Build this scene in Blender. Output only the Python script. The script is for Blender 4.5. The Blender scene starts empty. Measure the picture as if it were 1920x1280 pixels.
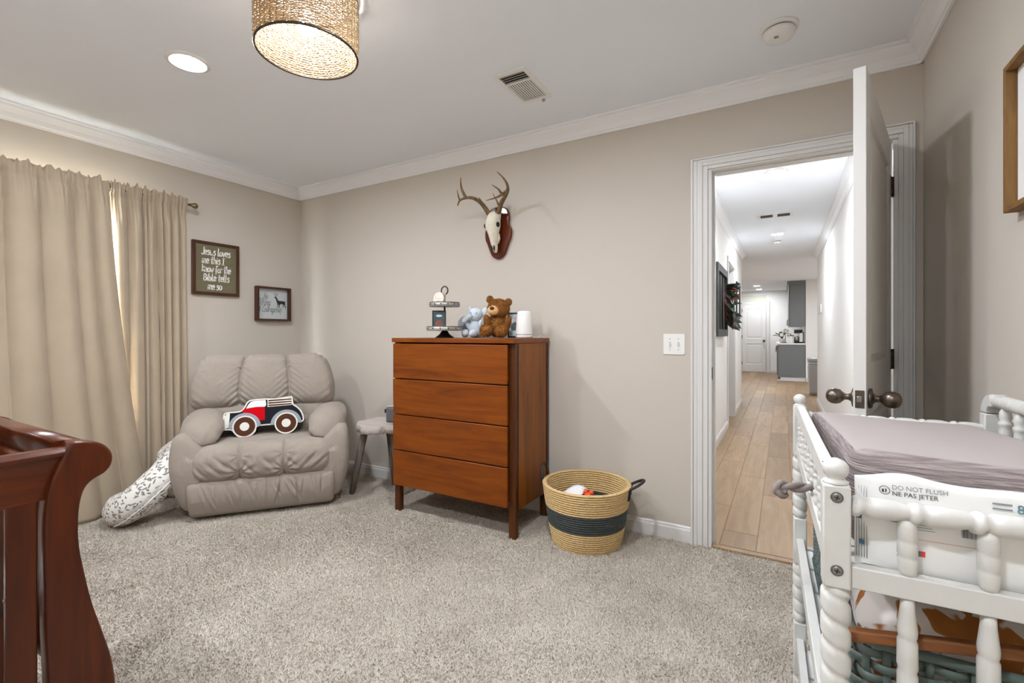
import bpy, bmesh, math, random
import numpy as np
from mathutils import Vector, Matrix
random.seed(7); RNG = np.random.default_rng(7)
scene = bpy.context.scene
col = scene.collection
PI = math.pi

# ------------------------------------------------------------------ camera, sky, exposure
CAM_H = 1.145
cam_d = bpy.data.cameras.new('camera'); cam = bpy.data.objects.new('camera', cam_d); col.objects.link(cam)
cam_d.sensor_width = 36.0; cam_d.lens = 880.0 / 1920.0 * 36.0
cam_d.shift_y = -14.0 / 1920.0
cam_d.clip_start = 0.02; cam_d.clip_end = 200
cam.location = (0, 0, CAM_H); cam.rotation_euler = (PI / 2, 0, math.radians(30))
scene.camera = cam
world = bpy.data.worlds.new('sky'); scene.world = world; world.use_nodes = True
bgn = world.node_tree.nodes['Background']
bgn.inputs['Color'].default_value = (0.86, 0.93, 1.0, 1); bgn.inputs['Strength'].default_value = 55.0
scene.view_settings.view_transform = 'Standard'; scene.view_settings.look = 'None'
scene.view_settings.gamma = 1.0; scene.view_settings.use_curve_mapping = False
scene.view_settings.exposure = 0.64
scene.cycles.diffuse_bounces = 8     # pale room: let the daylight and lamp light bounce out
LAMP = 385.0          # radiance of the recessed lamps
LAMP_HALL = 430.0
BULB = 175.0

# ------------------------------------------------------------------ helpers
def S(r, g, b):
    f = lambda c: (c / 255.0 / 12.92) if c / 255.0 <= 0.04045 else ((c / 255.0 + 0.055) / 1.055) ** 2.4
    return (f(r), f(g), f(b), 1.0)

_fw = np.array([-.5, .8660254]); _rt = np.array([.8660254, .5])
def at_y(px, py, y):
    u = (px - 960) / 880.; v = (626 - py) / 880.; d = _fw + u * _rt; t = y / d[1]
    return Vector((d[0] * t, y, CAM_H + v * t))

class MB:
    def __init__(s): s.v = []; s.f = []; s.sm = []; s.mi = []; s.uv = None
    def add(s, vs, fs, smooth=False, mi=0):
        o = len(s.v); s.v += [tuple(map(float, p)) for p in vs]
        for f in fs: s.f.append(tuple(i + o for i in f)); s.sm.append(smooth); s.mi.append(mi)
        return s
    def box(s, x0, x1, y0, y1, z0, z1, mi=0, M=None):
        vs = [Vector((x, y, z)) for x in (x0, x1) for y in (y0, y1) for z in (z0, z1)]
        if M is not None: vs = [M @ p for p in vs]
        return s.add(vs, [(0, 1, 3, 2), (4, 6, 7, 5), (0, 4, 5, 1), (2, 3, 7, 6), (0, 2, 6, 4), (1, 5, 7, 3)], False, mi)
    def tube(s, pts, rad, n=10, caps=True, mi=0, smooth=True, closed=False, squash=1.0):
        pts = [Vector(p) for p in pts]; N = len(pts)
        if not hasattr(rad, '__len__'): rad = [rad] * N
        rings = []; prev = None
        for i, p in enumerate(pts):
            a = pts[(i - 1) % N] if (i > 0 or closed) else p; b = pts[(i + 1) % N] if (i < N - 1 or closed) else p
            t = (b - a); t = t.normalized() if t.length > 1e-9 else Vector((0, 0, 1))
            if prev is None:
                ref = Vector((0, 0, 1)) if abs(t.z) < .9 else Vector((1, 0, 0))
                u = t.cross(ref).normalized()
            else:
                u = (prev - t * prev.dot(t)).normalized()
            prev = u; w = t.cross(u)
            rings.append([p + (u * math.cos(2 * PI * k / n) + w * squash * math.sin(2 * PI * k / n)) * rad[i] for k in range(n)])
        vs = [q for r in rings for q in r]; fs = []
        for i in range(N if closed else N - 1):
            j = (i + 1) % N
            for k in range(n):
                k2 = (k + 1) % n; fs.append((i * n + k, i * n + k2, j * n + k2, j * n + k))
        if caps and not closed: fs += [tuple(range(n))[::-1], tuple((N - 1) * n + k for k in range(n))]
        return s.add(vs, fs, smooth, mi)
    def lathe(s, prof, n=24, o=(0, 0, 0), M=None, mi=0, smooth=True, caps=True):
        vs = []; fs = []; o = Vector(o); m = len(prof)
        for r, z in prof:
            for k in range(n):
                p = Vector((r * math.cos(2 * PI * k / n), r * math.sin(2 * PI * k / n), z))
                if M is not None: p = M @ p
                vs.append(p + o)
        for i in range(m - 1):
            for k in range(n):
                k2 = (k + 1) % n; fs.append((i * n + k, i * n + k2, (i + 1) * n + k2, (i + 1) * n + k))
        if caps: fs += [tuple(range(n))[::-1], tuple((m - 1) * n + k for k in range(n))]
        return s.add(vs, fs, smooth, mi)
    def prism(s, out, fn0, fn1, mi=0, smooth=False):
        n = len(out); vs = [fn0(*p) for p in out] + [fn1(*p) for p in out]
        fs = [tuple(range(n))[::-1], tuple(range(n, 2 * n))]
        s.add(vs, fs, False, mi); o = len(s.v) - 2 * n
        for k in range(n):
            k2 = (k + 1) % n; s.f.append((o + k, o + k2, o + n + k2, o + n + k)); s.sm.append(smooth); s.mi.append(mi)
        return s
    def extrude(s, prof, p0, p1, nrm, mi=0):
        # prof: (out from wall, up); p0,p1 ends on the wall line; nrm horizontal direction into the room
        p0 = Vector(p0); p1 = Vector(p1); nrm = Vector(nrm); up = Vector((0, 0, 1)); n = len(prof)
        vs = [p0 + nrm * a + up * b for a, b in prof] + [p1 + nrm * a + up * b for a, b in prof]
        fs = [(k, (k + 1) % n, n + (k + 1) % n, n + k) for k in range(n)] + [tuple(range(n))[::-1], tuple(range(n, 2 * n))]
        return s.add(vs, fs, False, mi)
    def grid(s, fn, nu, nv, smooth=True, mi=0, closeu=False):
        vs = [fn(i / (nu if closeu else nu - 1), j / (nv - 1)) for j in range(nv) for i in range(nu)]; fs = []
        for j in range(nv - 1):
            for i in range(nu if closeu else nu - 1):
                i2 = (i + 1) % nu; fs.append((j * nu + i, j * nu + i2, (j + 1) * nu + i2, (j + 1) * nu + i))
        return s.add(vs, fs, smooth, mi)
    def build(s, name, mat, parent=None, bevel=0, seg=2, solid=0, label=None, loc=None, fixn=True):
        me = bpy.data.meshes.new(name); me.from_pydata(s.v, [], s.f); 
        me.polygons.foreach_set('use_smooth', s.sm); me.polygons.foreach_set('material_index', s.mi)
        for m in (mat if isinstance(mat, (list, tuple)) else [mat]): me.materials.append(MAT[m])
        if fixn or bevel:
            bm = bmesh.new(); bm.from_mesh(me)
            if fixn: bmesh.ops.recalc_face_normals(bm, faces=bm.faces)
            if bevel:
                ed = [e for e in bm.edges if len(e.link_faces) == 2 and e.calc_face_angle(0) > .6]
                r = bmesh.ops.bevel(bm, geom=ed, offset=bevel, segments=seg, affect='EDGES', profile=.5, clamp_overlap=True)
                for f in r['faces']: f.smooth = True
            bm.to_mesh(me); bm.free()
        ob = bpy.data.objects.new(name, me); col.objects.link(ob)
        if loc is not None: ob.location = loc
        if parent is not None: ob.parent = parent
        if solid:
            md = ob.modifiers.new('thickness', 'SOLIDIFY'); md.thickness = solid; md.offset = 0
        if label: ob['label'] = label
        return ob

def rbox(h, r, n, cen=(0, 0, 0), fn=None):
    """rounded box: half sizes h, corner radius r, n cells per axis -> verts, faces"""
    h = np.array(h, float); idx = {}; vs = []; fs = []
    def vid(p):
        k = tuple(np.round(p, 6))
        if k not in idx:
            q = np.array(p) * h; inner = np.clip(q, -(h - r), h - r); d = q - inner; L = np.linalg.norm(d)
            if L > 1e-9: q = inner + d / L * r
            idx[k] = len(vs); vs.append(q)
        return idx[k]
    def lin(m, a):
        # denser near the ends so that the rounding is smooth
        t = np.linspace(-1, 1, m + 1); return t
    for ax in range(3):
        a, b = [(1, 2), (2, 0), (0, 1)][ax]
        ta = lin(n[a], a); tb = lin(n[b], b)
        for sg in (-1, 1):
            for i in range(n[a]):
                for j in range(n[b]):
                    q = []
                    for (ii, jj) in ((i, j), (i + 1, j), (i + 1, j + 1), (i, j + 1)):
                        p = [0, 0, 0]; p[ax] = sg; p[a] = ta[ii]; p[b] = tb[jj]; q.append(vid(p))
                    fs.append(tuple(q if sg > 0 else q[::-1]))
    out = []
    for q in vs:
        if fn is not None: q = np.array(fn(*q))
        out.append(q + np.array(cen))
    return out, fs

def ellipsoid(c, r, n=16, m=10, M=None):
    vs = []; fs = []
    for j in range(m + 1):
        th = PI * j / m
        for i in range(n):
            ph = 2 * PI * i / n; p = Vector((r[0] * math.sin(th) * math.cos(ph), r[1] * math.sin(th) * math.sin(ph), r[2] * math.cos(th)))
            if M is not None: p = M @ p
            vs.append(p + Vector(c))
    for j in range(m):
        for i in range(n):
            i2 = (i + 1) % n; fs.append((j * n + i, (j + 1) * n + i, (j + 1) * n + i2, j * n + i2))
    return vs, fs

def thing(name, label, cat, loc=(0, 0, 0), rz=0, group=None, kind=None):
    o = bpy.data.objects.new(name, None); col.objects.link(o); o.location = loc; o.rotation_euler = (0, 0, rz)
    o.empty_display_size = .05
    tag(o, label, cat, group, kind); return o
def tag(o, label=None, cat=None, group=None, kind=None):
    if label: o['label'] = label
    if cat: o['category'] = cat
    if group: o['group'] = group
    if kind: o['kind'] = kind
    return o
def struct(o, label=None):
    o['kind'] = 'structure'
    if label: o['label'] = label
    return o
def dup(o, parent=None):
    c = o.copy(); col.objects.link(c); c.parent = parent
    for ch in list(o.children): dup(ch, c)
    return c
def catmull(pts, k=6):
    P = [np.array(p, float) for p in pts]; out = []
    if len(P) < 3: return [tuple(p) for p in P]
    P = [2 * P[0] - P[1]] + P + [2 * P[-1] - P[-2]]
    for i in range(1, len(P) - 2):
        for j in range(k):
            t = j / k; a, b, c, d = P[i - 1], P[i], P[i + 1], P[i + 2]
            out.append(tuple(.5 * (2 * b + (c - a) * t + (2 * a - 5 * b + 4 * c - d) * t * t + (3 * b - a - 3 * c + d) * t ** 3)))
    out.append(tuple(P[-2])); return out

# ------------------------------------------------------------------ materials
MAT = {}
class NT:
    def __init__(s, name):
        s.m = bpy.data.materials.new(name); s.m.use_nodes = True; s.t = s.m.node_tree
        s.b = s.t.nodes['Principled BSDF']; MAT[name] = s.m; s.co = None
    def n(s, typ, **kw):
        nd = s.t.nodes.new(typ)
        for k, v in kw.items():
            if hasattr(nd, k): setattr(nd, k, v)
            else: nd.inputs[k].default_value = v
        return nd
    def l(s, a, b): s.t.links.new(a, b)
    def coord(s, kind='Object', scale=(1, 1, 1), rot=(0, 0, 0)):
        tc = s.n('ShaderNodeTexCoord'); mp = s.n('ShaderNodeMapping'); mp.inputs['Scale'].default_value = scale
        mp.inputs['Rotation'].default_value = rot; s.l(tc.outputs[kind], mp.inputs['Vector']); return mp.outputs[0]
    def noise(s, vec, scale=5, detail=4, rough=.55, dist=0):
        nd = s.n('ShaderNodeTexNoise'); nd.inputs['Scale'].default_value = scale; nd.inputs['Detail'].default_value = detail
        nd.inputs['Roughness'].default_value = rough; nd.inputs['Distortion'].default_value = dist; s.l(vec, nd.inputs['Vector']); return nd.outputs['Fac']
    def ramp(s, fac, stops):
        r = s.n('ShaderNodeValToRGB'); e = r.color_ramp.elements
        while len(e) < len(stops): e.new(.5)
        for k, (p, c) in enumerate(stops): e[k].position = p; e[k].color = c if len(c) == 4 else (*c, 1)
        s.l(fac, r.inputs['Fac']); return r.outputs['Color']
    def bump(s, h, strength=.3, dist=.01, prev=None):
        b = s.n('ShaderNodeBump'); b.inputs['Strength'].default_value = strength; b.inputs['Distance'].default_value = dist
        s.l(h, b.inputs['Height']);
        if prev is not None: s.l(prev, b.inputs['Normal'])
        return b.outputs[0]
    def math(s, op, a, b=None):
        m = s.n('ShaderNodeMath'); m.operation = op
        for k, x in enumerate((a, b)):
            if x is None: continue
            if isinstance(x, (int, float)): m.inputs[k].default_value = x
            else: s.l(x, m.inputs[k])
        return m.outputs[0]
    def mix(s, fac, a, b):
        m = s.n('ShaderNodeMix'); m.data_type = 'RGBA'
        if isinstance(fac, (int, float)): m.inputs[0].default_value = fac
        else: s.l(fac, m.inputs[0])
        for k, x in ((6, a), (7, b)):
            if isinstance(x, tuple): m.inputs[k].default_value = x
            else: s.l(x, m.inputs[k])
        return m.outputs[2]
    def col(s, x):
        if isinstance(x, tuple): s.b.inputs['Base Color'].default_value = x
        else: s.l(x, s.b.inputs['Base Color'])
    def set(s, rough=.5, metal=0, spec=None, normal=None):
        s.b.inputs['Roughness'].default_value = rough; s.b.inputs['Metallic'].default_value = metal
        if spec is not None: s.b.inputs['Specular IOR Level'].default_value = spec
        if normal is not None: s.l(normal, s.b.inputs['Normal'])

def plain(name, c, rough=.5, metal=0, spec=None, var=0, vscale=8, bump=0, bscale=200, bdist=.002):
    t = NT(name); v = t.coord()
    if var:
        lo = tuple(x * (1 - var) for x in c[:3]) + (1,); hi = tuple(min(1, x * (1 + var)) for x in c[:3]) + (1,)
        t.col(t.ramp(t.noise(v, vscale, 4), [(.3, lo), (.7, hi)]))
    else: t.col(c)
    t.set(rough, metal, spec, t.bump(t.noise(v, bscale, 2), bump, bdist) if bump else None); return t

plain('wall_paint', S(200, 192, 181), .85, spec=.2)
plain('hall_paint', S(236, 234, 230), .8, spec=.2)
plain('ceiling_paint', S(237, 241, 247), .9, spec=.15)
plain('trim_white', S(216, 214, 211), .38, spec=.4)
plain('crown_white', S(240, 241, 243), .4, spec=.4)
plain('door_white', S(216, 214, 210), .42, spec=.4)
plain('white_plastic', S(232, 231, 228), .4)
plain('spool_white', S(208, 207, 202), .38, spec=.45, var=.03, vscale=30)
plain('dark_gap', S(28, 27, 26), .9)
plain('black_metal', S(34, 32, 31), .45, .3)
plain('bronze', S(112, 100, 90), .32, .9, var=.12, vscale=40)
plain('dark_bronze', S(74, 64, 56), .4, .8)
plain('steel', S(150, 148, 144), .35, .9)
plain('brass_rod', S(122, 112, 78), .4, .7)
plain('galvanised', S(168, 166, 162), .42, .5, var=.2, vscale=60)
plain('cream_felt', S(226, 224, 214), .95, spec=.1, bump=.3, bscale=500)
plain('grey_felt', S(150, 158, 164), .95, spec=.1)
plain('brown_felt', S(84, 52, 38), .95, spec=.1, bump=.2, bscale=500)
plain('black_felt', S(36, 36, 40), .95, spec=.1, bump=.2, bscale=500)
plain('red_felt', S(196, 10, 24), .95, spec=.1)
plain('white_felt', S(236, 236, 234), .95, spec=.1)
plain('cabinet_grey', S(112, 116, 116), .5)
plain('counter_white', S(232, 230, 226), .25, var=.03)
plain('olive_board', S(112, 104, 78), .8, var=.05, vscale=120)
plain('pale_board', S(196, 202, 204), .75, var=.04, vscale=60)
plain('lettering_white', S(244, 242, 236), .7)
plain('lettering_dark', S(38, 38, 40), .7)
plain('bone', S(226, 219, 200), .6, var=.08, vscale=40, bump=.3, bscale=90)
plain('paper_white', S(236, 236, 236), .7)
plain('mattress_sheet', S(222, 222, 220), .9, var=.05)
plain('galv_dark', S(120, 118, 114), .5, .3)
plain('teal_print', S(84, 128, 142), .5)
plain('blue_print', S(70, 104, 130), .5)
plain('green_print', S(190, 206, 90), .5)
plain('coral_print', S(220, 70, 56), .5)
plain('grey_print', S(130, 140, 146), .5)
plain('pack_film', S(238, 238, 236), .32, spec=.5, bump=.25, bscale=18, bdist=.01)
plain('orange_toy', S(226, 84, 28), .5)
plain('pink_toy', S(214, 150, 130), .6)
plain('elephant_plush', S(204, 214, 222), .95, spec=.1, bump=.6, bscale=300)
plain('elephant_ear', S(176, 172, 180), .95, spec=.1, bump=.5, bscale=300)
plain('muzzle_plush', S(214, 172, 116), .95, spec=.1, bump=.6, bscale=300)
plain('nose_brown', S(52, 32, 24), .5)
plain('skin_tone', S(226, 160, 146), .6)
plain('photo_dark', S(56, 70, 72), .5, var=.4, vscale=90)
plain('photo_brown', S(120, 72, 56), .5, var=.3, vscale=90)
plain('photo_pale', S(176, 196, 204), .5, var=.2, vscale=60)
plain('grey_plastic', S(96, 96, 100), .5)
plain('beige_plastic', S(186, 176, 152), .5)
plain('grey_bin', S(84, 90, 92), .5)
plain('leaf_green', S(54, 62, 50), .45, var=.25, vscale=30)
plain('leaf_rust', S(116, 62, 44), .6, var=.2, vscale=30)
plain('hedge_leaf', S(118, 140, 104), .7, var=.3, vscale=6)
plain('lawn', S(172, 174, 168), .95, var=.1, vscale=3)
plain('grille_green', S(214, 214, 198), .6)
plain('trash_grey', S(160, 160, 158), .4)
plain('chocolate_leather', S(38, 33, 31), .5)
plain('disc_wood', S(226, 214, 198), .7, var=.06, vscale=40)
plain('disc_edge', S(176, 152, 132), .7)
plain('strap_cloth', S(140, 128, 124), .9, var=.08)

def emit(name, c, s):
    t = NT(name); t.col((0, 0, 0, 1)); t.b.inputs['Emission Color'].default_value = c; t.b.inputs['Emission Strength'].default_value = s
emit('lamp_lens', (.93, .985, 1.07, 1), LAMP)
emit('lamp_lens_hall', (.93, .985, 1.07, 1), LAMP_HALL)
emit('lamp_lens_kitchen', (.95, .985, 1.04, 1), LAMP_HALL * .62)
emit('bulb_glow', (1.0, .96, .90, 1), BULB)

# carpet: twisted pile with soft nap patches
def carpet(name, a, b):
    t = NT(name); v = t.coord()
    big = t.ramp(t.noise(v, 2.2, 3), [(.35, (0, 0, 0)), (.65, (1, 1, 1))])
    fine = t.ramp(t.noise(v, 130, 3, .7), [(.3, (0, 0, 0)), (.7, (1, 1, 1))])
    c1 = t.mix(fine, tuple(x * .72 for x in a[:3]) + (1,), a)
    c2 = t.mix(fine, tuple(x * .78 for x in b[:3]) + (1,), b)
    t.col(t.mix(big, c1, c2)); t.set(.95, spec=.05, normal=t.bump(t.noise(v, 160, 3, .7), .8, .012))
carpet('carpet', S(206, 196, 182), S(222, 213, 201))
carpet('carpet_pile', S(224, 213, 198), S(240, 230, 216))

def wood(name, c_dark, c_mid, c_light, axis=0, rough=.35, scale=1.0, coord='Object', grain=.1, rand=False, bumpy=.05, coat=0):
    t = NT(name); st = [9 * scale] * 3; st[axis] = .9 * scale
    v = t.coord(coord, tuple(st))
    if rand:
        oi = t.n('ShaderNodeObjectInfo'); add = t.n('ShaderNodeVectorMath'); add.operation = 'ADD'
        mul = t.math('MULTIPLY', oi.outputs['Random'], 37.0); cmb = t.n('ShaderNodeCombineXYZ')
        for k in range(3): t.l(mul, cmb.inputs[k])
        t.l(v, add.inputs[0]); t.l(cmb.outputs[0], add.inputs[1]); v = add.outputs[0]
    n1 = t.noise(v, 2.0, 6, .6, 1.2); c = t.ramp(n1, [(.25, c_dark), (.5, c_mid), (.78, c_light)])
    st2 = [60 * scale] * 3; st2[axis] = 2.5 * scale; v2 = t.coord(coord, tuple(st2)); n2 = t.noise(v2, 3, 4, .7, .3)
    c = t.mix(t.math('MULTIPLY', n2, grain * 3), c, c_dark)
    if rand:
        hs = t.n('ShaderNodeHueSaturation'); t.l(c, hs.inputs['Color'])
        t.l(t.math('ADD', t.math('MULTIPLY', oi.outputs['Random'], .34), .82), hs.inputs['Value']); c = hs.outputs[0]
    t.col(c); t.set(rough, spec=.28, normal=t.bump(n2, bumpy, .002)); t.b.inputs['Coat Weight'].default_value = coat * .45; t.b.inputs['Coat Roughness'].default_value = .2
wood('dresser_wood', S(92, 40, 3), S(124, 60, 4), S(142, 76, 8), 0, .34, coat=.25)
wood('dresser_side', S(96, 50, 12), S(134, 76, 20), S(148, 88, 28), 2, .4, coat=.2)
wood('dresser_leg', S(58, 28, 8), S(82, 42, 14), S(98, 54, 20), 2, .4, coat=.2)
wood('crib_wood', S(48, 16, 2), S(74, 28, 5), S(98, 42, 8), 2, .28, coat=.4)
wood('crib_rail_wood', S(52, 18, 3), S(80, 32, 6), S(108, 48, 12), 1, .28, coat=.4)
wood('plank_wood', S(132, 106, 76), S(154, 126, 94), S(170, 143, 110), 1, .42, 1.0, rand=True, grain=.16)
wood('frame_wood', S(52, 32, 22), S(78, 48, 34), S(92, 58, 42), 2, .5, 2)
wood('oak_frame', S(96, 66, 32), S(130, 96, 54), S(148, 112, 68), 2, .6, 2)
wood('stool_wood', S(150, 140, 132), S(196, 186, 178), S(214, 205, 198), 0, .7, 1.6, grain=.2)
wood('stool_leg', S(96, 86, 78), S(140, 128, 118), S(168, 158, 148), 2, .7, 2, grain=.25)
wood('plaque_wood', S(66, 24, 12), S(96, 40, 20), S(120, 56, 30), 2, .14, 2, coat=.6)
wood('antler', S(70, 52, 34), S(126, 100, 68), S(168, 142, 104), 2, .5, 3)
wood('bar_wood', S(104, 62, 32), S(140, 88, 50), S(158, 104, 62), 0, .5, 2)
wood('frame_black', S(34, 34, 34), S(58, 58, 57), S(82, 82, 80), 2, .5, 2)

# fabrics
def fabric(name, c, weave=900, var=.08, wr=0, trans=0, wrs=14):
    t = NT(name); v = t.coord(); lo = tuple(x * (1 - var) for x in c[:3]) + (1,); hi = tuple(min(1, x * (1 + var)) for x in c[:3]) + (1,)
    cc = t.ramp(t.noise(v, 5, 4), [(.3, lo), (.7, hi)])
    w = t.noise(v, weave, 2); cc = t.mix(t.math('MULTIPLY', w, .35), cc, tuple(x * .7 for x in c[:3]) + (1,)); t.col(cc)
    nb = t.bump(w, .25, .001)
    if wr: nb = t.bump(t.noise(v, wrs, 3, .5, 1.0), wr, .02, nb)
    t.set(.92, spec=.15, normal=nb)
    t.b.inputs['Sheen Weight'].default_value = .15
    if trans:
        tr = t.n('ShaderNodeBsdfTranslucent'); tr.inputs[0].default_value = c; mx = t.n('ShaderNodeMixShader'); mx.inputs[0].default_value = trans
        out = t.t.nodes['Material Output']; t.l(t.b.outputs[0], mx.inputs[1]); t.l(tr.outputs[0], mx.inputs[2]); t.l(mx.outputs[0], out.inputs[0])
fabric('recliner_fabric', S(160, 149, 138), 700, .05, .45, 0, 9)
fabric('curtain_linen', S(178, 162, 140), 900, .05, .12, .02, 6)
fabric('pad_muslin', S(168, 158, 155), 700, .03)
fabric('dark_cloth', S(64, 68, 66), 600, .15)
# crinkled muslin on the pad's side
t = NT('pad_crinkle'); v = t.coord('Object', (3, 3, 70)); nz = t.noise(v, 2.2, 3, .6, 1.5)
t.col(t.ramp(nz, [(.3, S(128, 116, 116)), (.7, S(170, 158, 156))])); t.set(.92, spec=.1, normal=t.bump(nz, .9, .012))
# woven shade strands, rope, weave
plain('rattan', S(172, 148, 116), .7, var=.18, vscale=60)
def rope(name, a, b):
    t = NT(name); v = t.coord('Object', (1, 1, 1)); w = t.n('ShaderNodeTexNoise'); w.inputs['Scale'].default_value = 90; w.inputs['Detail'].default_value = 3
    t.l(v, w.inputs['Vector']); t.col(t.ramp(w.outputs['Fac'], [(.35, a), (.65, b)])); t.set(.8, normal=t.bump(w.outputs['Fac'], .5, .004))
rope('rope_tan', S(196, 164, 110), S(216, 188, 136)); rope('rope_dark', S(56, 62, 60), S(72, 78, 75))
plain('weave_green', S(84, 98, 92), .55, var=.12, vscale=50)
# fur
plain('bear_fur', S(146, 96, 48), .9, spec=.1, var=.25, vscale=40, bump=.6, bscale=200)
# leaf printed cotton for the nursing pillow (uses UV)
t = NT('leaf_print'); base = S(228, 224, 218)
tc = t.n('ShaderNodeTexCoord'); fac = None
for rot, sc, off in ((.7, 1.0, 0), (-.6, 1.0, 3.3), (1.9, 1.15, 7.1), (-1.5, 1.1, 11.7)):
    m0 = t.n('ShaderNodeMapping'); m0.inputs['Rotation'].default_value = (0, 0, rot); mp = t.n('ShaderNodeMapping'); mp.inputs['Scale'].default_value = (13 * sc, 38 * sc, 1); mp.inputs['Location'].default_value = (off, off, 0)
    t.l(tc.outputs['UV'], m0.inputs['Vector']); t.l(m0.outputs[0], mp.inputs['Vector']); vo = t.n('ShaderNodeTexVoronoi'); vo.voronoi_dimensions = '2D'; vo.inputs['Scale'].default_value = 1.0; vo.inputs['Randomness'].default_value = .95
    t.l(mp.outputs[0], vo.inputs['Vector']); m = t.math('LESS_THAN', vo.outputs['Distance'], .155)
    fac = m if fac is None else t.math('MAXIMUM', fac, m)
t.col(t.mix(t.math('MULTIPLY', fac, .85), base, S(104, 106, 98))); t.set(.9, spec=.1)
# swaddle with brown animal patches
t = NT('cow_blanket'); v = t.coord('Object'); nz = t.noise(v, 21, 2, .5, .6)
t.col(t.ramp(nz, [(.0, S(230, 224, 220)), (.53, S(230, 224, 220)), (.56, S(172, 112, 58)), (1, S(140, 84, 40))])); t.set(.9, spec=.1)
# glass
t = NT('window_glass'); tr_ = t.n('ShaderNodeBsdfTransparent'); gl_ = t.n('ShaderNodeBsdfGlossy'); gl_.inputs['Roughness'].default_value = .02; mx_ = t.n('ShaderNodeMixShader'); mx_.inputs[0].default_value = .05
t.l(tr_.outputs[0], mx_.inputs[1]); t.l(gl_.outputs[0], mx_.inputs[2]); t.l(mx_.outputs[0], t.t.nodes['Material Output'].inputs[0])

# ------------------------------------------------------------------ room shell
XL, XR, YB, YF, ZC, TH = -3.783, .54, 2.72, -1.1, 2.44, .12
DX0, DX1, DZ = -.35, .452, 2.03            # doorway in the back wall
WY0, WY1, WZ0, WZ1 = .42, 1.62, .55, 2.02  # window in the left wall
HX0, HX1, HYE = -.59, .49, 8.55            # hallway
struct(MB().box(XL - TH, XR + TH, YF - TH, YB + .06, -.06, 0).build('floor', 'carpet'), 'beige carpeted bedroom floor')
struct(MB().box(XL - TH, XR + TH, YF - TH, YB, ZC, ZC + .1).build('ceiling', 'ceiling_paint'), 'smooth white bedroom ceiling')
w = MB(); w.box(XL - TH, DX0, YB, YB + TH, 0, ZC + .1); w.box(DX1, XR + TH, YB, YB + TH, 0, ZC + .1); w.box(DX0, DX1, YB, YB + TH, DZ, ZC + .1)
struct(w.build('wall_back', 'wall_paint'), 'beige bedroom wall with the deer skull and doorway')
w = MB(); w.box(XL - TH, XL, YF - TH, WY0, 0, ZC); w.box(XL - TH, XL, WY1, YB, 0, ZC); w.box(XL - TH, XL, WY0, WY1, 0, WZ0); w.box(XL - TH, XL, WY0, WY1, WZ1, ZC)
struct(w.build('wall_left', 'wall_paint'), 'beige bedroom wall behind the curtains')
struct(MB().box(XR, XR + TH, YF - TH, YB, 0, ZC).build('wall_right', 'wall_paint'), 'beige bedroom wall behind the open door')
struct(MB().box(XL, XR, YF - TH, YF, 0, ZC).build('wall_front', 'wall_paint'), 'beige bedroom wall behind the camera')
CROWN = [(0, 0), (0, -.092), (.010, -.092), (.012, -.082), (.018, -.078), (.030, -.052), (.046, -.034), (.056, -.024), (.058, -.014), (.072, -.010), (.072, 0)]
BASE = [(0, 0), (.014, 0), (.014, .066), (.010, .074), (.010, .082), (.005, .088), (0, .088)]
for k, (p0, p1, n, lb) in enumerate((((XL, YB, ZC), (XR, YB, ZC), (0, -1, 0), 'back wall'), ((XL, YF, ZC), (XL, YB, ZC), (1, 0, 0), 'curtain wall'),
                                 ((XR, YF, ZC), (XR, YB, ZC), (-1, 0, 0), 'wall behind the door'), ((XL, YF, ZC), (XR, YF, ZC), (0, 1, 0), 'wall behind the camera')), 1):
    struct(MB().extrude(CROWN, p0, p1, n).build('trim_%d' % k, 'crown_white'), 'white crown moulding along the ' + lb)
b = MB(); b.extrude(BASE, (XL, YB, 0), (DX0 - .086, YB, 0), (0, -1, 0)); struct(b.build('baseboard_back', 'trim_white'), 'white baseboard along the back wall')
struct(MB().extrude(BASE, (XL, YF, 0), (XL, YB, 0), (1, 0, 0)).build('baseboard_left', 'trim_white'), 'white baseboard along the curtain wall')
struct(MB().extrude(BASE, (XR, YF, 0), (XR, YB, 0), (-1, 0, 0)).build('baseboard_right', 'trim_white'), 'white baseboard along the right wall')
# door casing: stepped profile swept round the opening (room side), jamb and stops
def casing(mb, x0, x1, ztop, yface, out, wl, wr, wt):
    steps = [(0.0, .012), (.30, .017), (.62, .014), (.86, .021), (1.0, .021)]
    for (a, d0), (b2, _) in zip(steps[:-1], steps[1:]):
        y1 = yface + out * d0
        lo, hi = min(yface, y1), max(yface, y1)
        mb.box(x0 - wl * b2, x0 - wl * a, lo, hi, 0, ztop + wt * b2)
        mb.box(x1 + wr * a, x1 + wr * b2, lo, hi, 0, ztop + wt * b2)
        mb.box(x0 - wl * a, x1 + wr * a, lo, hi, ztop + wt * a, ztop + wt * b2)
c = MB(); casing(c, DX0, DX1, DZ, YB, -1, .086, .058, .064)
struct(c.build('trim_5', 'trim_white', bevel=.0015, seg=1), 'white moulded door casing on the bedroom side')
c = MB(); casing(c, DX0, DX1, DZ, YB + TH, 1, .086, .03, .064); struct(c.build('trim_6', 'trim_white'), 'white door casing on the hallway side')
j = MB(); j.box(DX0, DX0 + .018, YB - .004, YB + TH + .004, 0, DZ); j.box(DX1 - .018, DX1, YB - .004, YB + TH + .004, 0, DZ); j.box(DX0 + .018, DX1 - .018, YB - .004, YB + TH + .004, DZ - .006, DZ)
j.box(DX0 + .018, DX0 + .030, YB + .045, YB + .08, 0, DZ - .006); j.box(DX1 - .030, DX1 - .018, YB + .045, YB + .08, 0, DZ - .006); j.box(DX0 + .03, DX1 - .03, YB + .045, YB + .08, DZ - .012, DZ - .006)
jamb = struct(j.build('trim_7', 'trim_white', bevel=.001, seg=1), 'white door jamb with stop')
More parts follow.
